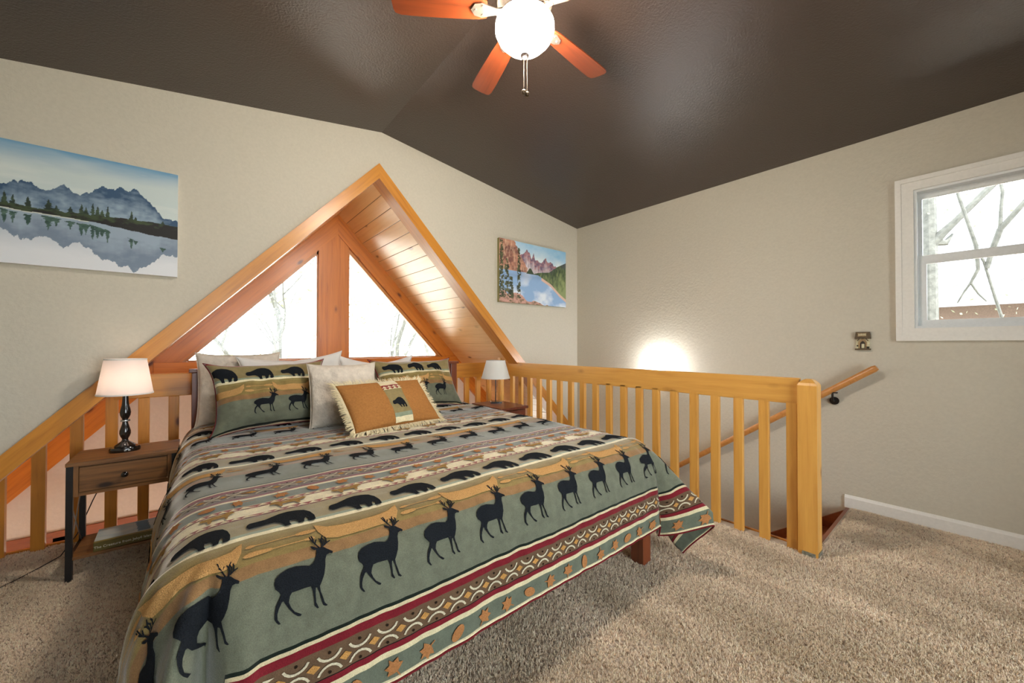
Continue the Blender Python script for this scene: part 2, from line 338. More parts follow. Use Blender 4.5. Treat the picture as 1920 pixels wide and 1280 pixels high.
# soffit planks, both slopes, from the opening out to the window wall
def sof(x): return 2.675-1.06*abs(x-AX)
for sgn, nm in ((1, 'ceiling_alcove'), (-1, 'ceiling_alcove')):
    root = struct(MB().add([Vector((AX, 3.42, sof(AX)+.03)), Vector((AX, YO+.2, sof(AX)+.03)), Vector((AX+sgn*2.66, YO+.2, sof(AX+2.66)+.03)), Vector((AX+sgn*2.66, 3.3, sof(AX+2.66)+.03)),
        Vector((AX, 3.42, sof(AX)+.09)), Vector((AX, YO+.2, sof(AX)+.09)), Vector((AX+sgn*2.66, YO+.2, sof(AX+2.66)+.09)), Vector((AX+sgn*2.66, 3.3, sof(AX+2.66)+.09))],
        [(0, 1, 2, 3), (7, 6, 5, 4), (0, 4, 5, 1), (1, 5, 6, 2), (2, 6, 7, 3), (3, 7, 4, 0)]).build(nm, 'roof_tar'))
    ang = math.atan(1.06); step = .132
    base = None
    for i in range(28):
        s0 = i*step; cx = AX+sgn*(s0+step/2)*math.cos(ang); cz = 2.675-(s0+step/2)*math.sin(ang)+.012
        if abs(cx-AX) > 2.6: break
        M = Matrix.Translation((cx, (3.38+YO+.06)/2, cz)) @ Matrix.Rotation(sgn*ang, 4, 'Y') @ Matrix.Rotation(R(90), 4, 'Z')
        if base is None:
            L = (YO+.06-3.38)/2; w2 = step/2-.0015
            base = MB().box(-L, L, -w2, w2, -.009, .009, .003).build('plank', 'plank_pine', root, matrix=M)
        else: copy_mesh(base, root, M)
# gable window
w1 = struct(empty('window_1', (AX, YO, 1.0)))
Mw = Matrix.Translation((-AX, -YO, -1.0))
def child(o, par):
    mw = o.matrix_world.copy(); o.parent = par; o.matrix_parent_inverse = Matrix()
    bpy.context.view_layer.update(); o.matrix_local = par.matrix_world.inverted() @ mw; return o
bpy.context.view_layer.update()
def outer(x): return 2.685-1.055*abs(x-AX)
child(beam('rafter', 'orange_beam', (XL, outer(XL)), (AX, outer(AX)), YO, YO+.12, .235), w1)
child(beam('rafter', 'orange_beam', (AX, outer(AX)), (XR, outer(XR)), YO, YO+.12, .235), w1)
child(box('post', 'orange_beam', .998, 1.312, YO+.01, YO+.12, .92, 2.52, None, .004), w1)
child(box('sill_beam', 'orange_beam', -.3, 2.72, YO-.01, YO+.12, .905, 1.068, None, .004), w1)
child(box('stop', 'handrail_wood', -.08, .998, YO+.035, YO+.09, 1.068, 1.082), w1)
child(box('stop', 'handrail_wood', 1.312, 2.46, YO+.035, YO+.09, 1.068, 1.082), w1)
for x in (.985, 1.312): child(box('stop', 'handrail_wood', x, x+.013, YO+.035, YO+.09, 1.08, 2.26), w1)
child(beam('stop', 'handrail_wood', (-.12, 2.455-1.055*1.313), (.998, 2.455-1.055*.195), YO+.035, YO+.09, .04), w1)
child(beam('stop', 'handrail_wood', (1.31, 2.455-1.055*.117), (2.52, 2.455-1.055*1.327), YO+.035, YO+.09, .055), w1)
child(MB().prism([(-.2, 1.05), (1.02, 1.05), (1.02, 2.35)], 1, YO+.06, YO+.066).build('pane', 'window_glass'), w1)
child(MB().prism([(1.3, 1.05), (2.55, 1.05), (1.3, 2.35)], 1, YO+.06, YO+.066).build('pane', 'window_glass'), w1)
# outer wall below the sill, with the heads of the great-room windows
m = MB(); pol = [(XL, -.22), (XR, -.22), (XR, outer(XR)), (2.9, .93), (-.5, .93), (XL, outer(XL))]
m.prism([(XL, -.24), (XR, -.24), (XR, -.1), (2.85, .94), (-.47, .94), (XL, -.1)], 1, YO+.05, YO+.15)
m.box(XL, XR, YO+.05, YO+.15, ZB, -1.95)
struct(m.build('wall_outer', 'wall_below', fix=False))
xs = [XL, -.86, .42, 1.70, 2.95, XR]
for i in range(len(xs)-1):
    wn = struct(empty('window_%d' % (3+i), (xs[i], YO, -1.9))); bpy.context.view_layer.update()
    child(box('frame', 'stair_wood', xs[i], xs[i+1], YO+.03, YO+.15, -.36, -.225), wn)
    child(box('frame', 'handrail_wood', xs[i], xs[i+1], YO+.03, YO+.15, -1.98, -1.9), wn)
    child(box('frame', 'handrail_wood', xs[i], xs[i]+.07, YO+.03, YO+.15, -1.9, -.27), wn)
    child(MB().box(xs[i]+.07, xs[i+1], YO+.08, YO+.086, -1.9, -.27).build('pane', 'window_glass'), wn)

# ------------------------------------------------------------------ side window
w2 = struct(empty('window_2', (XR, .27, 1.335))); bpy.context.view_layer.update()
OY0, OY1, OZ0, OZ1 = -.79, .359, 1.249, 2.366
def ring(x0, x1, a, b, prof_in, name, mat):
    """four mitred boards; a=(y0,y1,z0,z1) outer, b inner"""
    o4 = [(a[0], a[2]), (a[1], a[2]), (a[1], a[3]), (a[0], a[3])]; i4 = [(b[0], b[2]), (b[1], b[2]), (b[1], b[3]), (b[0], b[3])]
    for k in range(4):
        j = (k+1) % 4
        child(MB().prism([o4[k], o4[j], i4[j], i4[k]], 0, x0, x1).build(name, mat), w2)
ring(XR-.018, XR, (OY0, OY1, OZ0, OZ1), (WY0, WY1, WZ0, WZ1), 0, 'casing', 'white_trim')
ring(XR-.026, XR-.018, (OY0, OY1, OZ0, OZ1), (OY0+.03, OY1-.03, OZ0+.03, OZ1-.03), 0, 'casing_bead', 'white_trim')
ring(XR-.002, XR+.13, (WY0-.005, WY1+.005, WZ0-.005, WZ1+.005), (WY0+.015, WY1-.015, WZ0+.015, WZ1-.015), 0, 'jamb', 'vinyl')
ring(XR+.07, XR+.10, (WY0+.015, WY1-.015, 1.79, WZ1-.015), (WY0+.05, WY1-.035, 1.835, WZ1-.05), 0, 'upper_sash', 'vinyl')
ring(XR+.035, XR+.068, (WY0+.015, WY1-.015, WZ0+.015, 1.83), (WY0+.06, WY1-.055, WZ0+.055, 1.775), 0, 'lower_sash', 'vinyl')
child(MB().box(XR+.083, XR+.087, WY0+.04, WY1-.03, 1.82, WZ1-.04).build('pane', 'window_glass'), w2)
child(MB().box(XR+.05, XR+.054, WY0+.05, WY1-.05, WZ0+.05, 1.785).build('pane', 'window_glass'), w2)

# ------------------------------------------------------------------ stairs
st = struct(empty('stairs', (SX+.07, .615, 0))); bpy.context.view_layer.update()
t0 = r0 = None
for i in range(13):
    y = .615+.262*i; z = -.19*(i+1)
    if t0 is None:
        t0 = child(MB().box(-.0, .96, -.02, .285, -.035, 0, .006).build('tread', 'stair_wood', matrix=Matrix.Translation((SX+.07, y, z))), st)
        r0 = child(MB().box(0, .96, 0, .02, 0, .19).build('riser', 'stair_wood', matrix=Matrix.Translation((SX+.07, y, z))), st)
    else:
        copy_mesh(t0, st, Matrix.Translation((0, .262*i, z))); copy_mesh(r0, st, Matrix.Translation((0, .262*i, z)))
child(beam('skirt_board', 'stair_wood', (0, 0), (1, 0), 0, 1, .1), st)
sk = [o for o in st.children if o.name.startswith('skirt')][0]; bpy.data.objects.remove(sk)
child(MB().prism([(.612, 0), (4.2, -.725*3.588), (4.2, -.725*3.588-.30), (.612, -.42)], 0, XR-.02, XR).build('skirt_board', 'stair_wood'), st)
# nosing of the top step
box('trim_5', 'stair_wood', SX+.07, XR, .600, .630, -.03, -.002)['kind'] = 'structure'
# handrail on the wall
hr = tag(empty('stair_handrail', (3.72, .46, 1.055)), 'round varnished wooden handrail sloping down the right wall beside the stairs', 'handrail'); bpy.context.view_layer.update()
prof = []; pts = [(3.72, .452+.0, 1.062), (3.72, .47, 1.049), (3.72, 3.2, 1.049-.7205*2.73)]
child(MB().tube(pts, [.018, .024, .024], 14).build('rail', 'handrail_wood', smooth=True), hr)
for y in (.70, 2.2):
    z = 1.049-.7205*(y-.47)
    b = MB().tube([(3.72, y, z-.02), (3.722, y, z-.06), (3.74, y, z-.085), (3.775, y, z-.09)], .0075, 8); b.lathe([(.0, 0), (.03, .001), (.03, .008), (0, .01)], 16)
    v = b.v[-64:];
    b.v[-64:] = [(3.777+p[2], y+p[0], z-.09+p[1]) for p in v]
    b.box(3.706, 3.734, y-.03, y+.03, z-.027, z-.018)
    child(b.build('bracket', 'black_metal', smooth=True), hr)

# ------------------------------------------------------------------ railings
side = tag(empty('stair_railing', (SX, .65, 0)), 'honey pine railing with square newel post running beside the stairwell', 'railing'); bpy.context.view_layer.update()
child(box('top_rail', 'honey_pine', SX-.005, SX+.035, .672, 3.50, .868, 1.024, None, .005), side)
b0 = None; y = .712
k = 0
while y < 3.46:
    M = Matrix.Translation((SX+.012, y, .445)) @ Matrix.Rotation(R(-90), 4, 'Y')
    if b0 is None: b0 = child(MB().box(-.445, .445, -.0275, .0275, -.017, .017, .004).build('baluster', 'honey_pine', matrix=M), side)
    else: copy_mesh(b0, side, side.matrix_world.inverted() @ M)
    y += .1475; k += 1
po = MB().box(-.515, .5, -.046, .046, -.0475, .0475, .006)
po.v = [(x, y2, z2) for x, y2, z2 in po.v]
po = MB(); h = .0465
def sq(z, r): return [(-r, -r, z), (r, -r, z), (r, r, z), (-r, r, z)]
lv = [(0, h), (.985, h), (1.0, h-.006), (1.016, h-.022), (1.022, h-.034)]
v = []; f = []
for z, r in lv: v += sq(z, r)
for i in range(len(lv)-1):
    for j in range(4): f.append((i*4+j, i*4+(j+1) % 4, (i+1)*4+(j+1) % 4, (i+1)*4+j))
f += [(3, 2, 1, 0), tuple((len(lv)-1)*4+j for j in range(4))]
Rn = Matrix.Rotation(R(-90), 4, 'Y')
Mn = Matrix.Translation((SX+.0095, .6285, 0)) @ Rn
po.add([Rn.inverted() @ Vector(p) for p in v], f)
newel = child(po.build('newel_post', 'honey_pine', matrix=Mn), side)
nb = MB(); x0, y0 = SX+.0095, .6285
nb.box(x0-h-.003, x0-h, y0-h+.01, y0+h-.02, 0, .028); nb.box(x0-h+.01, x0+h, y0-h-.003, y0-h, 0, .03)
for dy in (-.02, .005, .025): nb.lathe([(.0045, 0), (.004, .003)], 8, (0, 0, 0)); nv = nb.v[-16:]; nb.v[-16:] = [(x0-h-.003-p[2], y0+dy+p[0], .016+p[1]) for p in nv]
ob = nb.build('floor_bracket', 'zinc_bracket'); mw = ob.matrix_world.copy(); ob.parent = newel; ob.matrix_parent_inverse = Matrix(); bpy.context.view_layer.update(); ob.matrix_local = newel.matrix_world.inverted() @ mw
ob['label'] = 'metal bracket plates at foot of post'

back = tag(empty('loft_railing', (1.0, 3.55, 0)), 'amber pine railing across the open gable behind the bed', 'railing'); bpy.context.view_layer.update()
child(box('top_rail', 'amber_beam', -.42, SX-.01, 3.525, 3.565, .868, 1.024, None, .005), back)
child(box('corner_post', 'honey_pine', SX-.06, SX-.008, 3.50, 3.555, 0, 1.10, None, .004), back)
pb = child(MB().box(-.434, .434, -.0275, .0275, -.017, .017, .004).build('baluster', 'amber_beam', matrix=Matrix.Translation((2.565, 3.545, .434)) @ Matrix.Rotation(R(-90), 4, 'Y')), back)
x = 2.565-.1497
Rb = Matrix.Rotation(R(-90), 4, 'Y') @ Matrix.Rotation(R(90), 4, 'X')
pb.matrix_local = back.matrix_world.inverted() @ (Matrix.Translation((2.565, 3.545, .434)) @ Rb)
while x > -1.25:
    top = min(.868, opening(x)-.165+0.02)
    if x > -.42: copy_mesh(pb, back, back.matrix_world.inverted() @ (Matrix.Translation((x, 3.545, .434)) @ Rb))
    else:
        zt = sof(x)+.02
        if zt < .1: break
        zl, zr = sof(x-.028)+.0, sof(x+.028)+.0
        q = MB(); v = []
        for yy in (3.528, 3.562): v += [(x-.0275, yy, 0), (x+.0275, yy, 0), (x+.0275, yy, zr), (x-.0275, yy, zl)]
        q.add(v, [(0, 1, 2, 3), (7, 6, 5, 4), (0, 4, 5, 1), (1, 5, 6, 2), (2, 6, 7, 3), (3, 7, 4, 0)])
        Mq = Matrix.Translation((x, 3.545, 0)) @ Matrix.Rotation(R(-90), 4, 'Y'); q.v = [tuple(Mq.inverted() @ Vector(p)) for p in q.v]
        child(q.build('baluster', 'amber_beam', matrix=Mq), back)
    x -= .1497

# ------------------------------------------------------------------ printed motifs (flat cut shapes laid on the cloth)
def strokes(paths, w):
    out = []
    for p in paths:
        for i in range(len(p)-1):
            a = Vector(p[i]); b = Vector(p[i+1]); d = (b-a).normalized(); n = Vector((-d.y, d.x))*w/2
            wa = 1-.25*i/len(p); e = d*w*.3
            out.append([a-e+n*wa, b+e+n*wa*.8, b+e-n*wa*.8, a-e-n*wa])
    return out
_dz = [(815, 285), (805, 310), (775, 310), (745, 330), (725, 380), (715, 450), (695, 530), (665, 600), (645, 640), (650, 690), (665, 740), (680, 800), (707, 825), (690, 835), (665, 825), (648, 760), (635, 700), (620, 655),
       (605, 660), (600, 720), (602, 800), (625, 850), (610, 858), (585, 835), (582, 760), (575, 690), (560, 650), (500, 670), (440, 690), (385, 710), (365, 745), (352, 800), (372, 850), (400, 885), (460, 912), (450, 930), (425, 930),
       (390, 905), (350, 860), (320, 820), (303, 790), (290, 800), (262, 860), (248, 910), (248, 960), (275, 1000), (255, 1005), (235, 985), (222, 960), (225, 900), (235, 840), (265, 780), (285, 735), (270, 712), (240, 690), (232, 650),
       (245, 600), (290, 550), (360, 500), (440, 470), (520, 462), (565, 460), (600, 430), (630, 380), (650, 310), (652, 278), (630, 280), (605, 258), (600, 235), (620, 232), (655, 250), (680, 250), (700, 240), (735, 240), (770, 262), (800, 275)]
_az = [[(682, 248), (655, 205), (628, 160), (612, 105)], [(650, 200), (662, 165), (672, 140)], [(640, 175), (640, 130), (632, 90)], [(715, 240), (722, 190), (722, 130), (742, 80)], [(722, 190), (712, 140), (700, 125)], [(730, 220), (765, 180), (805, 148)], [(766, 178), (770, 125), (765, 100)], [(740, 205), (745, 150), (730, 110)]]
def _dt(p): return ((p[0]-540)/4050, -(p[1]+.37*(p[0]-540)-860)/4050)
DEER = [[_dt(p) for p in _dz]]+strokes([[_dt(p) for p in q] for q in _az], .0042)
BEAR = [[((x-.5)*.158, y*.175-.055) for x, y in [(0, .30), (.015, .40), (.07, .46), (.20, .48), (.32, .53), (.45, .61), (.60, .64), (.75, .62), (.88, .54), (.96, .40), (.995, .2), (.98, .03), (.94, 0), (.86, 0), (.85, .06), (.875, .14), (.84, .2), (.80, .12), (.78, .02), (.68, 0),
         (.685, .08), (.66, .16), (.56, .18), (.55, .09), (.565, .0), (.46, 0), (.45, .08), (.40, .18), (.32, .25), (.22, .25), (.12, .22), (.04, .22)]]]
CANOE = [[(x*.24, y*.30) for x, y in [(-.5, .19), (-.46, .05), (-.38, -.06), (-.2, -.11), (.2, -.11), (.38, -.06), (.46, .05), (.5, .19), (.42, .14), (.36, .07), (0, .04), (-.36, .07), (-.42, .14)]]]
CANOE = [[(x*.25, y*.25) for x, y in [(-.5, .17), (-.48, .02), (-.42, -.10), (-.3, -.14), (.3, -.14), (.42, -.10), (.48, .02), (.5, .17), (.44, .13), (.38, .08), (.2, .045), (-.2, .045), (-.38, .08), (-.44, .13)]]]
def _ell(cx, cy, rx, ry, n=10): return [(cx+rx*math.cos(2*math.pi*i/n), cy+ry*math.sin(2*math.pi*i/n)) for i in range(n)]
PADDLE = [_ell(.055, .016, .028, .0085), _ell(-.06, .016, .014, .006), [(-.055, .0145), (.035, .0145), (.035, .0175), (-.055, .0175)], _ell(-.055, -.014, .028, .0085), _ell(.06, -.014, .014, .006), [(-.035, -.0155), (.055, -.0155), (.055, -.0125), (-.035, -.0125)]]
def arc(cx, cy, r0, a0, a1, w, n=7):
    o = [(cx+(r0)*math.cos(a0+(a1-a0)*i/n), cy+(r0)*math.sin(a0+(a1-a0)*i/n)) for i in range(n+1)]
    i_ = [(cx+(r0-w)*math.cos(a0+(a1-a0)*i/n), cy+(r0-w)*math.sin(a0+(a1-a0)*i/n)) for i in range(n+1)]
    return o+i_[::-1]
def leaf(r, k):
    if k: return [(r*c*math.cos(a), r*c*math.sin(a)) for a, c in [(R(d_), c_) for d_, c_ in ((90, 1.05), (72, .62), (40, .95), (18, .55), (-8, .85), (-38, .5), (-80, .42), (-87, .95), (-93, .95), (-100, .42), (-142, .5), (-172, .85), (-198, .55), (-220, .95), (-252, .62))]]
    return _ell(0, 0, r*.9, r*.55, 12)
MOOSE = [[(x*.11, y*.11) for x, y in [(-.5, .1), (-.42, .2), (-.3, .15), (-.1, .2), (.1, .17), (.3, .28), (.42, .3), (.5, .12), (.38, .1), (.3, -.02), (.26, -.25), (.2, -.25), (.18, -.05), (-.15, -.05), (-.2, -.25), (-.27, -.25), (-.3, -.02), (-.42, .0)]]]
class Print:
    def __init__(s, P, off=.0016): s.P = P; s.off = off; s.v = []; s.f = []; s.mi = []; s.mats = ['print_canoe', 'print_ink']
    def put(s, polys, cs, ct, mat, mirror=1, grid=.014, rot=0):
        """polys in metres, x across, y up the cloth; (cs, ct) = place on the cloth, t running down"""
        if mat not in s.mats: s.mats.append(mat)
        k = s.k = s.mats.index(mat); ca, sa = math.cos(rot), math.sin(rot)
        for poly in polys:
            pts = [(cs+mirror*(p[0]*ca-p[1]*sa), ct-(p[0]*sa+p[1]*ca)) for p in poly]
            xs = [p[0] for p in pts]; ys = [p[1] for p in pts]; n = len(pts)
            vs = [Vector(p) for p in pts]
            if max(xs)-min(xs) > 1.5*grid:
                e = []
                vs2 = []
                for i in range(n):      # subdivide long edges
                    a, b = vs[i], vs[(i+1) % n]; q = max(1, int((b-a).length/(grid*1.3)))
                    vs2 += [a+(b-a)*j/q for j in range(q)]
                vs = vs2; n = len(vs); x = min(xs)+grid*.5
                while x < max(xs):
                    y = min(ys)+grid*.5
                    while y < max(ys): vs.append(Vector((x, y))); y += grid
                    x += grid
            try: rv, re, rf, *_ = delaunay_2d_cdt(vs, [(i, (i+1) % n) for i in range(n)], [], 1, 1e-6)
            except Exception: continue
            b = len(s.v)
            for p in rv: s.v.append(s.at(p[0], p[1]))
            for q in rf: s.f.append(tuple(i+b for i in q)); s.mi.append(k)
    def at(s, u, t):
        e = .003; p = s.P(u, t); a = s.P(u+e, t)-s.P(u-e, t); b = s.P(u, t+e)-s.P(u, t-e); n = b.cross(a)
        return p+(n.normalized() if n.length > 1e-12 else Vector((0, 0, 1)))*(s.off+.0007*s.k*(s.k < 4))*s.sign
    sign = 1; k = 0
    def build(s, parent, name='animal_print', matrix=None):
        o = link(name, s.v, s.f, None, parent, True, matrix, mats=s.mats, midx=s.mi); return o
def rows(pr, s0, s1, t0, t1, inside=lambda s, t: True):
    """lays every motif row of the repeat whose position falls between t0 and t1"""
    rep = .815
    for k in range(-4, 3):
        T = k*rep
        def row(ct, pitch, fn, ph=0, m=.04):
            if not (t0+m < T+ct < t1-m): return
            i = math.ceil((s0+m-ph)/pitch)
            while i*pitch+ph < s1-m:
                if inside(i*pitch+ph, T+ct): fn(i, i*pitch+ph, T+ct)
                i += 1
        row(.755, .205, lambda i, s, t: pr.put(BEAR, s, t, 'print_ink'), .0, .03)
        row(.262, .205, lambda i, s, t: pr.put(DEER, s, t, 'print_ink'), .022, .07)
        row(.072, .41, lambda i, s, t: pr.put(CANOE, s, t, 'print_canoe'), -.02, .02)
        row(.072, .41, lambda i, s, t: pr.put(PADDLE, s, t, 'print_canoe'), .185, .02)
        P = .077
        row(.411, P, lambda i, s, t: pr.put([[(-.016, 0), (0, .011), (.016, 0), (0, -.011)]], s, t, 'print_diamond'), 0, .02)
        row(.411, P, lambda i, s, t: (pr.put([arc(0, .037, .034, R(205), R(335), .006)], s, t, 'print_bone'), pr.put([arc(0, -.037, .034, R(25), R(155), .006)], s, t, 'print_bone'),
            pr.put([_ell(0, .024, .0045, .004, 6), _ell(0, -.024, .0045, .004, 6)], s, t, 'print_dot')), P/2, .03)
        row(.513, .105, lambda i, s, t: pr.put([leaf(.031, i % 3)], s, t, 'print_leaf', rot=i*1.7), .02, .02)
        row(.610, .19, lambda i, s, t: pr.put(MOOSE, s, t, 'print_moose', mirror=1-2*(i % 2)), .05, .02)
        for ct in (.5625, .654): row(ct, .034, lambda i, s, t: pr.put([[(-.0165, -.009), (.0165, -.009), (0, .008)]], s, t, 'print_tri'), 0, .012)

# ------------------------------------------------------------------ bed
bed = tag(empty('bed', (.985, 2.25, 0)), 'king bed with a dark reddish wood slatted headboard and block legs', 'bed'); bpy.context.view_layer.update()
for x0, x1 in ((-.035, .03), (1.955, 2.02)): child(box('headboard_post', 'bed_wood', x0, x1, 3.34, 3.40, 0, 1.035, None, .004), bed)
child(box('headboard_cap', 'bed_wood', -.05, 2.035, 3.325, 3.41, 1.035, 1.058, None, .004), bed)
child(box('headboard_rail', 'bed_wood', .03, 1.955, 3.355, 3.385, .93, 1.035, None, .003), bed)
child(box('headboard_rail', 'bed_wood', .03, 1.955, 3.355, 3.385, .35, .45, None, .003), bed)
sl = None
for i in range(13):
    x = .12+.145*i; M = Matrix.Translation((x, 3.37, .69)) @ Matrix.Rotation(R(-90), 4, 'Y')
    if sl is None: sl = child(MB().box(-.24, .24, -.012, .012, -.02, .02, .002).build('slat', 'bed_wood', matrix=M), bed)
    else: copy_mesh(sl, bed, bed.matrix_world.inverted() @ M)
for x in (0.0, 1.94): child(box('side_rail', 'bed_wood', x, x+.03, 1.24, 3.34, .18, .34, None, .003), bed)
child(box('foot_rail', 'bed_wood', 0, 1.97, 1.22, 1.25, .18, .34, None, .003), bed)
for x, y in ((.0, 1.21), (1.90, 1.175), (.95, 2.2)): child(box('leg', 'bed_wood', x, x+.075, y, y+.08, 0, .20, None, .004), bed)
child(MB().box(.02, 1.95, 1.24, 3.32, .30, .64, .05).build('mattress', 'mattress_cloth', smooth=True), bed)

# comforter
prof_d = [(-9, -9, 0), (-.10, -.10, .001), (0, 0, 0), (.08, .076, -.012), (.15, .130, -.048), (.22, .166, -.108), (.335, .188, -.218), (.44, .198, -.320), (.55, .206, -.425), (.8, .22, -.66)]
def prof_at(d, k=1):
    if d <= -.1: return d, 0
    for i in range(1, len(prof_d)-1):
        a, b = prof_d[i], prof_d[i+1]
        if d <= b[0]:
            u = (d-a[0])/(b[0]-a[0]); p0 = prof_d[i-1] if i > 1 else (-.2, -.2, 0); p3 = prof_d[min(i+2, len(prof_d)-1)]
            def cr(j):
                m1 = (b[j]-p0[j])/(b[0]-p0[0])*(b[0]-a[0]); m2 = (p3[j]-a[j])/(p3[0]-a[0])*(b[0]-a[0]); 
                return (2*u**3-3*u*u+1)*a[j]+(u**3-2*u*u+u)*m1+(-2*u**3+3*u*u)*b[j]+(u**3-u*u)*m2
            return cr(1), cr(2)
    return prof_d[-1][1], prof_d[-1][2]
TOPZ = .686; CX0, CX1, CYF = .045, 1.90, 1.28
def cloth(s, t):
    """s: across the bed (m, = world x on the top), t: down the bed from the foot fold (y = 1.28 - t on the top)"""
    aR = s-CX1; aL = CX0-s; b = t; side = 0
    a = aR if aR > aL else aL
    sg = 1 if aR > aL else -1
    cx = CX1 if sg > 0 else CX0
    if a > 0 and b > 0:
        r = math.hypot(a, b); th = math.atan2(b, a)
        ha, za = prof_at(r)
        thd = math.degrees(th)
        bul = (.24 if sg > 0 else .10)*math.exp(-((thd-60)/17)**2)*max(0, min(1, (r-.12)/.45))**1.2
        dip = -.05*math.exp(-((thd-86)/5)**2)*max(0, min(1, (r-.1)/.4)) if sg > 0 else (.045*math.exp(-((thd-66)/7)**2)-.12*math.exp(-((thd-79)/6)**2))*max(0, min(1, (r-.1)/.3))
        hh = ha*(.80+.2*abs(math.cos(2*th)))+bul+dip
        arc_left = max(0, r*r-(hh)**2)
        z = max(-math.sqrt(arc_left)*.93 if r > .3 else za*(1+.0), -TOPZ+.02)
        if r <= .3: 
            w_ = max(0, (r-.15)/.15); z = za*(1-w_)+(-math.sqrt(arc_left)*.93)*w_ if r > .15 else za
            z = max(z, za*1.1)
        X = cx+sg*hh*math.cos(th); Y = CYF-hh*math.sin(th)
        nz = noise.noise(Vector((th*4, r*3, 5)))*.02*min(1, r*3)
        return Vector((X+sg*nz, Y-nz, TOPZ+z))
    n1 = noise.noise(Vector((s*2.3, t*2.3, .3)))*.010+noise.noise(Vector((s*6, t*9, 1.3)))*.0035
    rip = noise.noise(Vector((s*17+t*2, t*3, 8)))
    if b > -.1:
        h, z = prof_at(b); y = CYF-h; zz = TOPZ+z
        wv = max(0, min(1, (b-.02)/.3)); fold = noise.noise(Vector((s*3.1, t*.8, 2)))*.016+.006*rip-.04*math.exp(-((s-.03+.1*b)/.022)**2)+.02*math.exp(-((s-.09)/.04)**2)
        z = z if b < .345 else z0_(b, s, z)
        y -= fold*wv; zz += n1*(1-wv)+.004*rip*math.exp(-((b-.13)/.06)**2)
        y -= .004*noise.noise(Vector((s*34+t*3, t*4, 18)))*math.exp(-((b-.2)/.09)**2)
    else: y = CYF-t; zz = TOPZ+n1
    if a > -.1:
        h, z = prof_at(a); X = cx+sg*h*.80
        wv = max(0, min(1, (a-.02)/.3))
        X += sg*wv*(noise.noise(Vector((t*3.3, s, 4)))*.025+.01*noise.noise(Vector((t*11, s*2, 9))))
        if sg < 0: X -= .02*wv*max(0, min(1, (t+1.9)/1.8))
        if b > 0: pass
        zz += z
    else: X = s
    # sag of the comforter's head end under the pillows
    return Vector((X, y, zz))
def z0_(b, s, z): return -.226+(z+.226)*(.70+.28*max(0, min(1.7, s)))
S0, S1, T0, T1 = CX0-.50, CX1+.50, -2.02, .545
def grid_cloth(P, s0, s1, t0, t1, ns, nt):
    v = []; uv = []; f = []
    for j in range(nt+1):
        for i in range(ns+1):
            s = s0+(s1-s0)*i/ns; t = t0+(t1-t0)*j/nt; v.append(P(s, t)); uv.append((s, t))
    for j in range(nt):
        for i in range(ns): a = j*(ns+1)+i; f.append((a, a+ns+1, a+ns+2, a+1))
    return v, f, uv
def set_uv(o, uv):
    l = o.data.uv_layers.new(name='UVMap'); idx = np.zeros(len(o.data.loops), dtype=np.int32); o.data.loops.foreach_get('vertex_index', idx)
    l.data.foreach_set('uv', np.array(uv, dtype=np.float32)[idx].ravel())
v, f, uv = grid_cloth(cloth, S0, S1, T0, T1, 270, 250)
comf = link('comforter', v, f, 'striped_cloth', smooth=True); set_uv(comf, uv)
sm = comf.modifiers.new('thick', 'SOLIDIFY'); sm.thickness = .008; sm.offset = 1
tag(comf, 'rustic striped comforter printed with black deer, bears and canoes, spread over the bed', 'comforter')
# which way is up for the print
n0 = comf.data.polygons[len(comf.data.polygons)//2].normal
if n0.z < 0: comf.data.flip_normals()
sm.offset = -1
pr = Print(cloth, .003)
_e = .003; _n = (cloth(1, -.5+_e)-cloth(1, -.5-_e)).cross(cloth(1+_e, -.5)-cloth(1-_e, -.5)); pr.sign = 1 if _n.z > 0 else -1
rows(pr, S0, S1, -1.98, T1+.02)
o = pr.build(comf)
bpy.context.view_layer.update()
pp = MB(); edge = [cloth(S0+.0+(S1-S0)*i/260, T1) for i in range(261)]
pp.tube(edge, .0045, 6); pp.build('hem_piping', 'fringe_yarn', comf, smooth=True)
pp = MB(); pp.tube([p+Vector((0, -.001, -.008)) for p in edge], .0045, 6); pp.build('hem_piping', 'print_maroon', comf, smooth=True)
for s in (S0, S1):
    MB().tube([cloth(s, T0+(T1-T0)*i/160) for i in range(161)], .005, 6).build('hem_piping', 'print_maroon', comf, smooth=True)

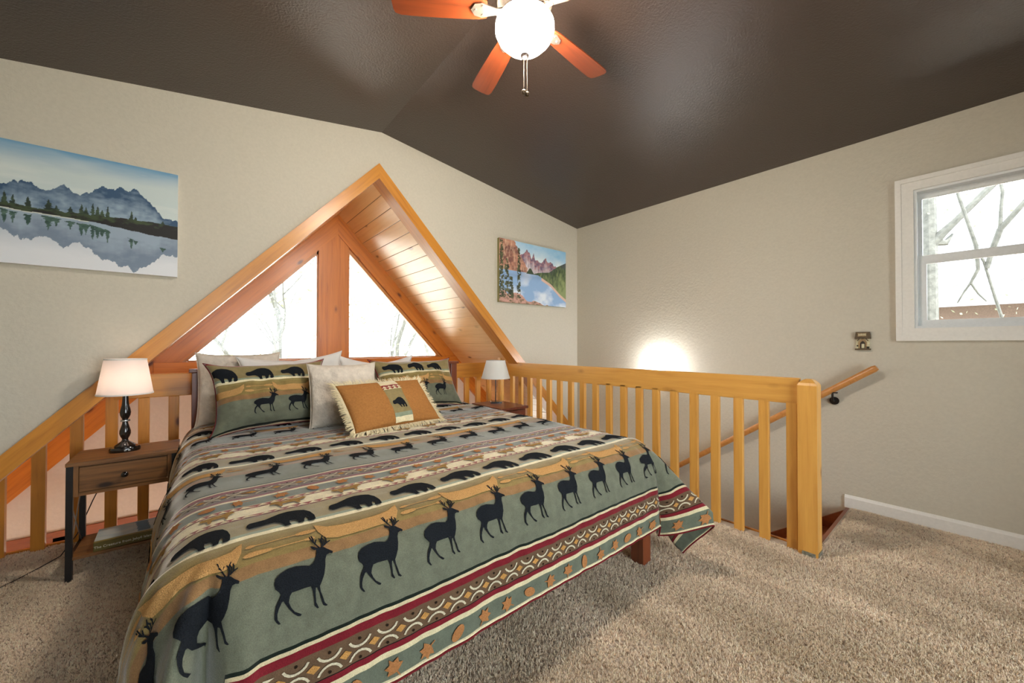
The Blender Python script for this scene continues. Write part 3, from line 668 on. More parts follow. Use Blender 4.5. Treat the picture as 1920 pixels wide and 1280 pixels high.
# ------------------------------------------------------------------ pillows
def pillow(name, label, cat, W, H, T, center, lean, yaw, roll=0, mat='white_cotton', seed=0, ear=.05, stripe=None, group=None, lump=.012, flop=0):
    """local x across, local y up the pillow, local z out of its front; lean = degrees tipped back from upright"""
    def P(u, v_, sd=1):     # u, v in -1..1
        e = (1-u*u)*(1-v_*v_); puff = max(e, 0)**.42
        x = u*W/2*(1-ear*(1-v_**4)*1.0+ear*.6*(v_*v_)*(u*u)); y = v_*H/2*(1-ear*1.3*(1-u**4)+ear*.5*u*u)
        n = noise.noise(Vector((u*2.2+seed, v_*2.2, sd*3+seed)))*lump*2+noise.noise(Vector((u*6+seed, v_*5, sd*2)))*lump*.7
        if flop: y -= flop*(1-abs(u))*max(0, v_)**2
        return Vector((x, y, sd*(T/2*puff+n*puff)))
    N = 44
    v = []; f = []; uv = []
    for sd in (1, -1):
        k = len(v)
        for j in range(N+1):
            for i in range(N+1):
                u = -1+2*i/N; w_ = -1+2*j/N
                u = math.sin(u*math.pi/2)*.35+u*.65; w_ = math.sin(w_*math.pi/2)*.35+w_*.65
                p = P(u, w_, sd); v.append(p)
                uv.append((p.x, (stripe[0]+(stripe[1]-stripe[0])*(1-w_)/2) if stripe else p.y))
        for j in range(N):
            for i in range(N):
                a = k+j*(N+1)+i; q = (a, a+1, a+N+2, a+N+1); f.append(q if sd > 0 else q[::-1])
    up = Vector((0, math.sin(R(lean)), math.cos(R(lean)))); fr = Vector((0, -math.cos(R(lean)), math.sin(R(lean)))); xx = Vector((1, 0, 0))
    M3 = Matrix((xx, up, fr)).transposed(); M = Matrix.Translation(center) @ Matrix.Rotation(R(yaw), 4, 'Z') @ M3.to_4x4() @ Matrix.Rotation(R(roll), 4, 'Z')
    o = link(name, v, f, 'striped_cloth' if stripe else mat, smooth=True, matrix=M); set_uv(o, uv)
    bm = bmesh.new(); bm.from_mesh(o.data); bmesh.ops.remove_doubles(bm, verts=bm.verts, dist=1e-5); bm.to_mesh(o.data); bm.free()
    tag(o, label, cat, group)
    o['_'] = 0; del o['_']
    # piped seam
    ps = []
    for i in range(80):
        a = i/80*4; k = int(a); q = (a-k)*2-1
        u, w_ = [(q, -1), (1, q), (-q, 1), (-1, -q)][k]; ps.append(P(u, w_))
    ps.append(ps[0])
    return o, P, ps
o, P, ps = pillow('euro_pillow', 'cream fleece square pillow standing at the left end of the headboard', 'pillow', .47, .48, .13, (.225, 3.25, .925), 8, 0, mat='cream_fleece', seed=1)
MB().tube(ps, .004, 6).build('seam_piping', 'cream_fleece', o, smooth=True)
o, P, ps = pillow('bed_pillow', 'plain white pillow upright behind the left bear and deer sham', 'pillow', .66, .46, .14, (.55, 3.15, .925), 12, 0, roll=3, seed=2, ear=.07, flop=.03)
MB().tube(ps, .003, 6).build('seam_piping', 'white_cotton', o, smooth=True)
o, P, ps = pillow('bed_pillow', 'plain white pillow with a peaked corner behind the right bear sham', 'pillow', .62, .44, .13, (1.17, 3.20, .915), 12, 0, roll=-1, seed=5, ear=.09, flop=.05)
MB().tube(ps, .003, 6).build('seam_piping', 'white_cotton', o, smooth=True)
def sham(name, label, W, H, T, c, lean, yaw, roll, seed, s0, s1, ofs=0):
    o, P, ps = pillow(name, label, 'pillow', W, H, T, c, lean, yaw, roll, seed=seed, stripe=(s0, s1), lump=.016, ear=.10)
    def Pm(s, t): return P(max(-.995, min(.995, (s-ofs)/(W/2))), max(-.995, min(.995, 1-2*(t-s0)/(s1-s0))))
    pr = Print(Pm, .002); e = .003
    q = (Pm(ofs, (s0+s1)/2+e)-Pm(ofs, (s0+s1)/2-e)).cross(Pm(ofs+e, (s0+s1)/2)-Pm(ofs-e, (s0+s1)/2)); pr.sign = 1 if q.z > 0 else -1
    rows(pr, ofs-W/2, ofs+W/2, s0, s1); pr.build(o)
    MB().tube(ps, .0035, 6).build('seam_piping', 'print_maroon', o, smooth=True); return o
sham('pillow_sham', 'striped bear and deer pillow sham leaning at the left side of the bed', .66, .465, .23, (.38, 2.93, .895), 27, 4, 1, 7, -.17, .347, .29)
sham('pillow_sham', 'striped bear pillow sham slumped at the right side of the bed', .74, .465, .22, (1.45, 3.02, .89), 30, 4, 0, 9, -.17, .347, 1.28)
o, P, ps = pillow('throw_pillow', 'cream fleece square pillow standing in the middle of the bed', 'pillow', .43, .43, .15, (.77, 2.74, .885), 18, -4, 0, 'cream_fleece', 11, lump=.008)
MB().tube(ps, .004, 6).build('seam_piping', 'cream_fleece', o, smooth=True)
# fringed lumbar pillow
W, H = .60, .37
o, P, ps = pillow('fringed_pillow', 'tan suede oblong pillow with cream fringe and a printed centre band, lying in front', 'pillow', W, H, .13, (.985, 2.47, .835), 47, 9, 0, 'tan_suede', 13, lump=.006, ear=.03)
fr = MB(); rr = random.Random(3)
for i in range(len(ps)-1):
    for k in range(14):
        p = ps[i].lerp(ps[i+1], (k+rr.random())/9); d = Vector((p.x/(W/2), p.y/(H/2), 0))
        d = Vector((d.x if abs(d.x) > .8 else d.x*.2, d.y if abs(d.y) > .8 else d.y*.2, 0)).normalized()
        d = (d+Vector((rr.uniform(-.3, .3), rr.uniform(-.3, .3), rr.uniform(-.5, .4)))).normalized(); L = rr.uniform(.034, .05)
        t_ = Vector((-d.y, d.x, 0)).normalized()*.0018; q = p+d*L+Vector((0, 0, -.004)); m_ = p+d*L*.5+Vector((0, 0, .003))
        fr.add([p-t_, p+t_, m_+t_, m_-t_, q+t_*.6, q-t_*.6], [(0, 1, 2, 3), (3, 2, 4, 5)])
tag(fr.build('fringe', 'fringe_yarn', o, fix=False), kind='stuff')
v = []; f = []; uv = []; n1, n2 = 14, 40
def Pb(s, t): return P(max(-.99, min(.99, s/(W/2))), max(-.985, min(.985, 1-2*(t-0)/H)))
for j in range(n2+1):
    for i in range(n1+1):
        s = -.045+.13*i/n1; t = H*j/n2; p = Pb(s, t); v.append(p+Vector((0, 0, .002))); uv.append((s, .595+t*.62))
for j in range(n2):
    for i in range(n1): a = j*(n1+1)+i; f.append((a, a+n1+1, a+n1+2, a+1))
bd = link('printed_band', v, f, 'striped_cloth', o, True); set_uv(bd, uv); bd['label'] = 'striped bear band across middle of pillow'
pr = Print(Pb, .0035); pr.sign = 1; e = .003
q = (Pb(0, .1+e)-Pb(0, .1-e)).cross(Pb(e, .1)-Pb(-e, .1)); pr.sign = 1 if q.z > 0 else -1
for i in range(4): pr.put([[(-.0165, -.009), (.0165, -.009), (0, .008)]], -.03+.034*i, .09, 'print_tri'); pr.put([[(-.0165, -.009), (.0165, -.009), (0, .008)]], -.03+.034*i, .107, 'print_tri')
pr.build(o, 'zigzag_print')
pb_ = Print(Pb, .0035); pb_.sign = pr.sign; pb_.put([[(x*.6, y*.75) for x, y in BEAR[0]]], .02, .235, 'print_ink'); pb_.build(o, 'bear_print')

# ------------------------------------------------------------------ left nightstand
ns = tag(empty('nightstand', (-.305, 3.12, 0)), 'rustic brown nightstand with black metal frame, one drawer and a lower shelf', 'nightstand'); bpy.context.view_layer.update()
nx0, nx1, ny0, ny1, nz = -.525, -.09, 2.965, 3.295, .61
def nb_(name, mat, *a, bev=.0): return child(box(name, mat, *a, None, bev), ns)
nb_('top', 'rustic_board', nx0, nx1, ny0, ny1, nz-.018, nz, bev=.002)
nb_('apron', 'rustic_board', nx0+.028, nx0+.045, ny0+.03, ny1-.02, .44, nz-.018)
nb_('apron', 'rustic_board', nx1-.045, nx1-.028, ny0+.03, ny1-.02, .44, nz-.018)
nb_('apron', 'rustic_board', nx0+.04, nx1-.04, ny0+.02, ny0+.035, .43, .45)
nb_('apron', 'rustic_board', nx0+.03, nx1-.03, ny0+.022, ny0+.034, nz-.028, nz-.018)
for x in (nx0+.027, nx1-.045): nb_('stile', 'rustic_board', x, x+.018, ny0+.012, ny0+.03, .43, nz-.018)
dr = nb_('drawer', 'rustic_board', nx0+.047, nx1-.047, ny0+.014, ny1-.03, .452, nz-.030, bev=.002)
kn = MB().lathe([(0, 0), (.006, 0), (.006, .012), (.014, .018), (.015, .024), (.010, .029), (0, .030)], 16).build('knob', 'lamp_black', smooth=True, matrix=Matrix.Translation((-.307, ny0+.014, .515)) @ Matrix.Rotation(R(90), 4, 'X'))
bpy.context.view_layer.update(); mw = kn.matrix_world.copy(); kn.parent = dr; kn.matrix_parent_inverse = Matrix(); kn.matrix_local = dr.matrix_world.inverted() @ mw
for x in (nx0+.002, nx1-.027):
    for y in (ny0+.004, ny1-.029): nb_('leg', 'black_metal', x, x+.025, y, y+.025, 0, nz-.018, bev=.001)
nb_('shelf', 'rustic_board', nx0+.02, nx1-.02, ny0+.012, ny1-.01, .105, .12, bev=.002)
for x in (nx0+.012, nx1-.014):
    nb_('side_bar', 'black_metal', x-.01, x+.012, ny0+.02, ny1-.02, .42, .44)
    nb_('side_bar', 'black_metal', x-.01, x+.012, ny0+.02, ny1-.02, .09, .11)
    for a, b in ((.11, .42), (.42, .11)): child(MB().tube([(x, ny0+.03, a), (x, ny1-.03, b)], .003, 6).build('cross_brace', 'steel'), ns)
# book on the shelf
bk = tag(empty('book', (-.30, 3.10, .12), R(2)), 'thick olive and pale blue hardcover book lying on the nightstand shelf', 'book'); bpy.context.view_layer.update()
Mb = bk.matrix_world.copy()
NX, NY = 60, 50
def cover_col(u, v_):
    a = noise.noise(Vector((u*4, v_*5, 0)))*.5+.5; b_ = noise.noise(Vector((u*9, v_*9, 4)))*.5+.5
    c = np.array(hx('9db4bd'))*(1-a)+np.array(hx('d3d6cc'))*a
    if abs(u-.72+.1*(v_-.5)) < .09+.02*b_ and .15 < v_ < .95: c = np.array(hx('3f6f86'))*(.7+.6*b_)
    if v_ < .12: c = np.array(hx('8a7c3c'))
    if u > .93: c = np.array(hx('b8b190'))
    return c
v = []; f = []; col = []
for j in range(NY+1):
    for i in range(NX+1): v.append((-.13+.26*i/NX, -.105+.205*j/NY, .0455)); col.append((*cover_col(i/NX, j/NY), 1))
for j in range(NY):
    for i in range(NX): a = j*(NX+1)+i; f.append((a, a+1, a+NX+2, a+NX+1))
def paint(o, col):
    ca = o.data.color_attributes.new('paint', 'FLOAT_COLOR', 'POINT'); ca.data.foreach_set('color', np.array(col, dtype=np.float32).ravel())
plain('olive_cloth', hx('5d5220'), .6); plain('paper', (.72, .68, .6), .9)
cv = link('cover_art', v, f, 'canvas_print', bk); paint(cv, col)
m = MB(); m.box(-.13, .13, -.107, .10, .041, .045); m.box(-.13, .13, -.107, .10, 0, .004); m.box(-.13, .13, -.111, -.104, 0, .045, .002); m.build('cover', 'olive_cloth', bk)
MB().box(-.126, .126, -.104, .096, .004, .041).build('pages', 'paper', bk)
def text(name, body, size, mat, parent, M, ext=.0004, space=1):
    cu = bpy.data.curves.new(name, 'FONT'); cu.body = body; cu.size = size; cu.extrude = ext; cu.align_x = 'CENTER'; cu.align_y = 'CENTER'; cu.space_character = space
    t = bpy.data.objects.new(name, cu); C.objects.link(t); bpy.context.view_layer.update()
    me = bpy.data.meshes.new_from_object(t); bpy.data.objects.remove(t); me.name = name; me.materials.clear(); me.materials.append(MATS[mat])
    o = bpy.data.objects.new(name, me); C.objects.link(o); o.parent = parent; o.matrix_local = M; return o
plain('title_ink', hx('d8d4c4'), .7)
text('lettering', 'The Creature from Jekyll Island', .0182, 'title_ink', bk, Matrix.Translation((-.012, -.1115, .021)) @ Matrix.Rotation(R(90), 4, 'X'))
m = MB().prism([(.114+.0055*math.cos(i*.7854), .022+.009*math.sin(i*.7854)) for i in range(8)], 1, -.1118, -.111); m.build('emblem', 'title_ink', bk)

# left lamp (lit)
lp = tag(empty('table_lamp', (-.325, 3.13, nz)), 'lit lamp with turned black base and white tapered shade on the left nightstand', 'lamp'); bpy.context.view_layer.update()
MB().lathe([(0, 0), (.064, 0), (.066, .004), (.066, .020), (.062, .026), (0, .027)], 40, sx=1, sy=.82).build('base', 'lamp_black', lp, smooth=True)
MB().lathe([(.045, .026), (.045, .034), (.038, .040), (.028, .048), (.017, .056), (.013, .064), (.014, .072), (.020, .084), (.0245, .100), (.024, .116), (.018, .138), (.013, .158), (.012, .168), (.019, .172), (.019, .178), (.012, .182), (.016, .190), (.022, .205), (.024, .222),
            (.021, .242), (.016, .262), (.014, .285), (.012, .32), (0, .325)], 32).build('column', 'lamp_black', lp, smooth=True)
MB().lathe([(.020, .170), (.0205, .172), (.0205, .177), (.020, .179)], 32).build('collar', 'steel', lp, smooth=True)
def shade(parent, r0, z0, r1, z1, mat, sx=1):
    n = 48; m = MB(); prf = [(r0, z0), (r1, z1), (r1-.002, z1), (r0-.002, z0), (r0, z0)]
    m.lathe(prf, n, cap=False, sx=1); o = m.build('shade', mat, parent, smooth=True, fix=False)
    MB().lathe([(r0-.001, z0-.002), (r0+.0015, z0-.002), (r0+.0015, z0+.006), (r0-.001, z0+.006)], n, cap=False).build('trim_band', 'canvas_edge', o)
    MB().lathe([(r1-.001, z1-.006), (r1+.0015, z1-.006), (r1+.0015, z1+.002), (r1-.001, z1+.002)], n, cap=False).build('trim_band', 'canvas_edge', o)
    return o
shade(lp, .119, .328, .089, .530, 'shade_lit')
for k in range(3):
    a = k*2.094; MB().tube([(0, 0, .51), (.088*math.cos(a), .088*math.sin(a), .515)], .0015, 6).build('shade_spider', 'steel', lp)
MB().lathe([(0, .33), (.013, .34), (.014, .37), (.028, .40), (.030, .42), (.02, .445), (0, .455)], 20).build('bulb', 'bulb_soft', lp, smooth=True)
for dx in (.002, .018): MB().box(dx, dx+.009, -.0545, -.0525, .008, .016).build('usb_port', 'steel', lp)
# cord
cd = tag(MB().tube([(-.33, 3.29, .60), (-.40, 3.335, .50), (-.48, 3.35, .30), (-.54, 3.34, .12), (-.60, 3.32, .02), (-.66, 3.25, .009), (-.72, 3.16, .008), (-.78, 3.08, .008), (-.86, 2.98, .008), (-1.0, 2.86, .008), (-1.3, 2.8, .008)], .0028, 7).build('lamp_cord', 'black_plastic', smooth=True),
    'thin black lamp cord running from the nightstand across the carpet', 'cord')

# ------------------------------------------------------------------ right nightstand and lamp
n2 = tag(empty('nightstand', (2.24, 2.93, 0)), 'dark cherry nightstand in the far corner between bed and stair railing', 'nightstand'); bpy.context.view_layer.update()
c2 = lambda name, mat, *a, bev=0: child(box(name, mat, *a, None, bev), n2)
c2('top', 'cherry_dark', 2.09, 2.42, 2.70, 3.17, .625, .648, bev=.004)
c2('case', 'cherry_dark', 2.10, 2.41, 2.735, 3.16, .20, .625, bev=.003)
d = c2('drawer', 'cherry_dark', 2.12, 2.39, 2.718, 2.735, .47, .615, bev=.003)
c2('door', 'cherry_dark', 2.12, 2.39, 2.718, 2.735, .22, .46, bev=.003)
for x in (2.10, 2.375):
    for y in (2.735, 3.125): c2('leg', 'cherry_dark', x, x+.035, y, y+.035, 0, .20)
k2 = MB().lathe([(0, 0), (.006, 0), (.006, .01), (.012, .016), (0, .024)], 14).build('knob', 'dark_bronze', smooth=True, matrix=Matrix.Translation((2.255, 2.718, .54)) @ Matrix.Rotation(R(90), 4, 'X'))
bpy.context.view_layer.update(); mw = k2.matrix_world.copy(); k2.parent = d; k2.matrix_parent_inverse = Matrix(); k2.matrix_local = d.matrix_world.inverted() @ mw
l2 = tag(empty('table_lamp', (2.293, 3.05, .648), R(-30)), 'unlit slim black lamp with a plain white shade on the far nightstand', 'lamp')
MB().box(-.055, .055, -.055, .055, 0, .014, .002).build('base', 'lamp_black', l2)
MB().tube([(0, 0, .014), (0, 0, .26)], .0055, 10).build('pole', 'lamp_black', l2, smooth=True)
MB().tube([(.02, 0, .16), (.022, 0, .24)], .001, 5).build('pull_chain', 'steel', l2)
shade(l2, .142, .243, .094, .418, 'shade_off')

# ------------------------------------------------------------------ ceiling fan
FX, FY = 1.225, 1.394; ZBOWL = 2.752
fan = tag(empty('ceiling_fan', (FX, FY, ZBOWL)), 'five blade cherry wood ceiling fan with nickel motor and glowing frosted bowl light', 'ceiling fan'); bpy.context.view_layer.update()
MB().lathe([(0, -.105), (.028, -.102), (.060, -.088), (.100, -.062), (.130, -.030), (.1435, .0), (.143, .028), (.130, .050), (.108, .062), (.100, .066), (.094, .066), (.094, .060), (0, .05)], 48).build('glass_bowl', 'frosted_glass', fan, smooth=True)
MB().lathe([(0, -.135), (.010, -.134), (.019, -.126), (.022, -.116), (.019, -.106), (.010, -.100), (0, -.100)], 24).build('finial', 'lamp_black', fan, smooth=True)
MB().lathe([(0, .055), (.108, .060), (.112, .068), (.105, .078), (.075, .085), (.07, .10), (.07, .115), (.115, .120), (.135, .135), (.140, .165), (.135, .205), (.115, .232), (.08, .245), (.04, .25), (0, .25)], 48).build('motor_housing', 'nickel', fan, smooth=True)
MB().lathe([(0, .245), (.018, .245), (.018, .30), (.045, .30), (.068, .32), (.072, .335), (0, .335)], 32).build('canopy', 'nickel', fan, smooth=True)
for k in range(5):
    a = R(3.5+72*k); Ma = Matrix.Rotation(a, 4, 'Z')
    zt = .092
    out = []
    for i in range(9): x = .20+.055*i if i < 8 else .585
    half = [(.185, .040), (.22, .048), (.30, .054), (.42, .060), (.54, .064), (.600, .064), (.625, .056), (.632, .038), (.634, 0)]
    pts = [(x, y) for x, y in half]+[(x, -y) for x, y in half[-2::-1]]
    b = MB().prism(pts, 2, -.003, .003); 
    Mt = Matrix.Translation((0, 0, zt)) @ Ma @ Matrix.Rotation(R(11), 4, 'X')
    bo = b.build('blade', 'fan_blade_wood', fan, matrix=Mt)
    ir = MB(); ir.prism([(.085, .020), (.14, .014), (.17, .022), (.21, .034), (.245, .026), (.262, .0), (.245, -.026), (.21, -.034), (.17, -.022), (.14, -.014), (.085, -.020)], 2, -.011, -.004)
    for x, y in ((.205, .02), (.205, -.02), (.24, 0)): ir.lathe([(.006, -.015), (.006, -.011)], 8, (x, y, 0))
    ir.tube([(.07, 0, .03), (.11, 0, .005), (.15, 0, -.008)], .012, 8)
    ir.build('blade_iron', 'nickel', fan, matrix=Mt)
for dx, dy, zb in ((-.006, 0, -.295), (.012, -.004, -.300)):
    ch = MB().tube([(dx, dy, -.13), (dx, dy, zb)], .0008, 5)
    z = -.14
    while z > zb: ch.lathe([(0, -.002), (.002, 0), (0, .002)], 6, (dx, dy, z), cap=False); z -= .006
    co = ch.build('pull_chain', 'dark_bronze', fan)
    MB().lathe([(0, -.016), (.009, -.014), (.0125, -.004), (.010, .004), (.003, .008), (0, .009)], 16, (dx, dy, zb)).build('fob', 'dark_bronze', co, smooth=True)

# ------------------------------------------------------------------ wall light over the stairs
sn = tag(empty('wall_sconce', (XR, 2.12, .86)), 'small wall light hidden behind the stair rail, washing the right wall', 'lamp')
MB().box(-.012, 0, -.05, .05, -.05, .05, .003).build('back_plate', 'nickel', sn)
MB().tube([(-.01, 0, 0), (-.06, 0, -.01)], .008, 8).build('arm', 'nickel', sn, smooth=True)
MB().lathe([(.018, -.035), (.042, -.01), (.052, .03), (.056, .07), (.052, .07), (.048, .03), (.038, -.006), (.016, -.03)], 28, (-.075, 0, 0), cap=False).build('cup', 'dark_bronze', sn, smooth=True)
MB().lathe([(0, -.02), (.018, -.01), (.026, .02), (.024, .05), (0, .062)], 20, (-.075, 0, 0)).build('bulb', 'sconce_bulb', sn, smooth=True)
point('light_sconce', (XR-.075, 2.12, .965), 15, (.96, .97, 1), .03)
point('light_lamp', (-.325, 3.13, nz+.42), 3.2, (1, .80, .66), .03)
point('fill_great_room', (.9, 2.6, -1.7), 55, (1, .86, .78), .15)  # added unseen fill that brightens the great-room walls, no fixture modelled
point('light_fan', (FX, FY, ZBOWL-.17), 20, (1, .86, .72), .10)

# ------------------------------------------------------------------ pictures
def fbm(x, y, s=0, o=4):
    r = np.zeros_like(x); a = 1
    for k in range(o):
        rs = np.random.default_rng(s*10+k); g = rs.random((64, 64)); X = x*2**k; Y = y*2**k
        xi = np.floor(X).astype(int); yi = np.floor(Y).astype(int); fx = X-xi; fy = Y-yi; fx = fx*fx*(3-2*fx); fy = fy*fy*(3-2*fy)
        def G(i, j): return g[i % 64, j % 64]
        r += a*((G(xi, yi)*(1-fx)+G(xi+1, yi)*fx)*(1-fy)+(G(xi, yi+1)*(1-fx)+G(xi+1, yi+1)*fx)*fy-.5); a *= .5
    return r
def H(h): return np.array(hx(h))
def mixc(c, d, m): m = np.clip(m, 0, 1)[..., None]; return c*(1-m)+d*m
def paint_lake(u, v):
    fr_ = (u-.335)/.665
    n = fbm(u*10, v*10, 1); n2 = fbm(u*40, v*40, 2); n3 = fbm(u*5, v*14, 3)
    sky = mixc(H('c3d0cf')[None, None]+0*u[..., None], H('5f93b8'), np.clip((v-.80)/.22+n3*.25, 0, 1)**1.3)
    sky = mixc(sky, H('dfe3dd'), np.clip(n3*1.6+.2-abs(v-.7)*3, 0, 1)*.6)
    ridge_x = [-.6, -.35, -.1, .0, .06, .12, .2, .26, .30, .36, .40, .45, .49, .52, .58, .62, .64, .68, .715, .74, .80, .86, .90, 1.0]
    ridge_v = [.60, .66, .60, .62, .67, .69, .64, .655, .71, .665, .65, .68, .72, .755, .735, .77, .775, .735, .785, .77, .70, .62, .555, .545]
    def ridge(f_): return np.interp(f_, ridge_x, ridge_v)+fbm(f_*60, f_*0, 5)*.022
    rv = ridge(fr_)
    def scene(vv, refl):
        c = sky.copy() if not refl else mixc(H('b9c3cc')[None, None]+0*u[..., None], H('dfe2e6'), np.clip((.36-v)/.25+n*.2, 0, 1))
        m = vv < rv
        mt = mixc(H('32506e')[None, None]+0*u[..., None], H('8fa3b4'), np.clip((rv-vv)/.22+n*.7+n2*.4-.1, 0, 1))
        if refl: mt = mixc(mt, H('a2aebc'), .45)
        return np.where(m[..., None], mt, c)
    shore_t = np.interp(fr_, [-.6, 0, .25, .5, .8, 1], [.50, .485, .475, .485, .50, .49])+n2*.01
    shore_b = np.interp(fr_, [-.6, 0, .1, .3, .5, .8, 1], [.45, .445, .435, .43, .42, .38, .36])+n2*.006
    mid = (shore_b)
    c = scene(v, False)
    vr = 2*mid-v+.02
    cr_ = scene(vr+fbm(u*80, v*30, 8)*.01, True); c = np.where((v < mid)[..., None], cr_, c)
    tr = [(-.45, .07, .02), (-.3, .10, .02), (-.18, .08, .02), (.02, .115, .017), (.06, .10, .017), (.132, .10, .019), (.235, .105, .03), (.275, .06, .02), (.35, .065, .022), (.41, .10, .022), (.435, .08, .02), (.472, .135, .014), (.50, .10, .02), (.525, .07, .02), (.558, .115, .014), (.70, .095, .017), (.725, .04, .015), (.90, .04, .02)]
    for tx, th, tw in tr:
        base = np.interp(tx, [-.6, 0, .25, .5, .8, 1], [.49, .475, .465, .475, .49, .48])
        for sgn in (1, -1):
            vv = v if sgn > 0 else vr-.01
            h_ = (vv-base)/th; wv = tw*(1-h_)*(1+fbm(fr_*90, vv*120, 9)*.9)
            m = (h_ > -.1) & (h_ < 1) & (abs(fr_-tx) < wv) & ((v > mid) if sgn > 0 else (v < mid))
            cc = mixc(H('1f2f22')[None, None]+0*u[..., None], H('4d6143'), n2+.2) if sgn > 0 else mixc(H('2c4a40')[None, None]+0*u[..., None], H('557064'), n2+.3)
            c = np.where(m[..., None], cc, c)
    m = (v < shore_t) & (v > shore_b)
    sc_ = mixc(H('3c4a2c')[None, None]+0*u[..., None], H('1d1a17'), np.clip((shore_t-v)/.05+n2*1.5+np.clip(fr_-.5, 0, 1), 0, 1))
    c = np.where(m[..., None], sc_, c)
    m = (abs(v-shore_b) < .004) & (fr_ < .45); c = np.where(m[..., None], H('c9cdc0'), c)
    return c
def paint_valley(u, v):
    n = fbm(u*8, v*8, 21); n2 = fbm(u*34, v*34, 22); n3 = fbm(u*60, v*16, 23)
    base = 0*u[..., None]
    c = mixc(base+H('dbe8ec'), H('8fc0e0'), np.clip((v-.72)/.3+(u-.5)*.5+n*.4, 0, 1))
    rv = np.interp(u, [.3, .34, .38, .42, .45, .48, .50, .54, .58, .62, .67, .70, .74, .80, .84, .88], [.80, .84, .90, .84, .76, .85, .76, .77, .72, .75, .82, .74, .78, .70, .70, .62])+fbm(u*50, u*0, 24)*.03
    pk = mixc(base+H('a87c80'), H('6d5a72'), n2*1.5+.4); pk = mixc(pk, H('d9d2d6'), np.clip((rv-v)/.25-.3+n3*.6, 0, 1)); c = np.where((v < rv)[..., None], pk, c)
    cl = np.interp(v, [.45, .6, .75, 1.0], [.40, .385, .30, .20])+n2*.02
    cf = mixc(base+H('c08c74'), H('7a5048'), n*1.4+n2*.8+.35); cf = mixc(cf, H('dbb89a'), np.clip(n3*1.4, 0, 1)); c = np.where(((u < cl) & (v > .42))[..., None], cf, c)
    gv = np.interp(u, [.45, .55, .72, .85, 1], [.5, .545, .58, .70, .80]); gb = np.interp(u, [.45, .55, .75, .9, 1], [.5, .5, .38, .22, .14])
    gr = mixc(base+H('43543c'), H('8d9a68'), np.clip((gv-v)*2.2+n3*.9, 0, 1)); gr = mixc(gr, H('55586a'), np.clip((v-.62)*5+n, 0, 1)*.7)
    lk = mixc(base+H('8fb0d6'), H('dfe8f2'), np.clip(np.sin((u*1.6-v)*9)*.5+n*1.2+(.35-v)*1.2, 0, 1)); lk = mixc(lk, H('6b7fa6'), np.clip(.5-abs(v-.45)*6+n, 0, 1)*.6)
    c = np.where(((v < .52)[..., None]) & ((u > .0)[..., None]), lk, c)
    c = np.where(((v < gv) & (v > gb) & (u > .47))[..., None], gr, c)
    m = (v < gb) & (v > gb-.05) & (u > .6); c = np.where(m[..., None], H('d9b6a4'), c)
    rk = mixc(base+H('c79a8c'), H('6e6048'), n2*2+.3); c = np.where((v < .20-u*.32+n*.12)[..., None], rk, c)
    for tx, tw, top in ((.03, .035, .98), (.10, .03, .70), (.16, .03, .42), (.265, .026, .9)):
        m = (abs(u-tx+n3*.02) < tw*(1.1-.6*v)) & (v < top) & (v > .08) & (n2*1.3+fbm(u*70, v*70, 30) > -.25)
        c = np.where(m[..., None], mixc(base+H('2c3526'), H('6d6e4a'), n3+.3), c)
    m = (v > .5) & (v < .6) & (abs(u-.43) < .06-(v-.5)*.5); c = np.where(m[..., None], H('3a4a34'), c)
    return np.clip(c, 0, 1)
def canvas(name, label, x0, x1, z0, z1, fn, nx, ny, edge):
    r = tag(empty(name, ((x0+x1)/2, YW, z0)), label, 'picture'); ww, hh = x1-x0, z1-z0
    u, v_ = np.meshgrid(np.linspace(0, 1, nx+1), np.linspace(0, 1, ny+1)); col = np.clip(fn(u, v_), 0, 1)
    vv = [(-ww/2+ww*i/nx, -.0355, hh*j/ny) for j in range(ny+1) for i in range(nx+1)]
    ff = [(j*(nx+1)+i, j*(nx+1)+i+1, (j+1)*(nx+1)+i+1, (j+1)*(nx+1)+i) for j in range(ny) for i in range(nx)]
    o = link('canvas', vv, ff, 'canvas_print', r); paint(o, np.concatenate([col.reshape(-1, 3), np.ones(((nx+1)*(ny+1), 1))], 1))
    MB().box(-ww/2, ww/2, -.035, -.002, 0, hh).build('stretcher', edge, r); return r
plain('gilt_edge', hx('8f8858'), .6)
canvas('canvas_picture', 'large unframed canvas of blue mountains mirrored in a lake, left of the gable', -1.165, -.108, 1.656, 2.311, paint_lake, 420, 260, 'canvas_edge')
canvas('canvas_picture', 'canvas of red cliffs and pale blue valley lake, right of the gable', 2.49, 3.535, 1.688, 2.377, paint_valley, 300, 200, 'gilt_edge')

# ------------------------------------------------------------------ little wooden outhouse plaque
pq = tag(empty('wall_plaque', (XR, .534, 1.184)), 'small wooden cabin shaped plaque above the handrail on the right wall', 'plaque')
plain('plaque_brown', hx('5a4a34'), .6, mott=.3, bscale=80); plain('plaque_cream', hx('cfc8a6'), .6, mott=.15, bscale=80); plain('plaque_tan', hx('a08660'), .6, mott=.25, bscale=80); plain('plaque_dark', hx('2c2218'), .6)
def pl(name, mat, y0, y1, z0, z1, d0, d1): return MB().box(-d1, -d0, -y1, -y0, z0, z1, .001).build(name, mat, pq)   # y measured towards the room's near end
pl('back_board', 'plaque_cream', -.037, .037, .010, .10, 0, .010)
MB().prism([(.045, .082), (-.045, .082), (-.038, .133), (.038, .133)], 0, -.018, 0).build('roof', 'plaque_brown', pq)
pl('name_board', 'plaque_tan', -.027, .020, .100, .124, .018, .021)
for i in range(6): pl('carving', 'plaque_cream', -.022+.0072*i, -.0175+.0072*i, .106, .119, .021, .022)
MB().prism([(.024, .010), (-.022, .010), (-.022, .055), (-.014, .074), (0, .084), (.014, .074), (.024, .055)], 0, -.014, -.010).build('door_frame', 'plaque_tan', pq)
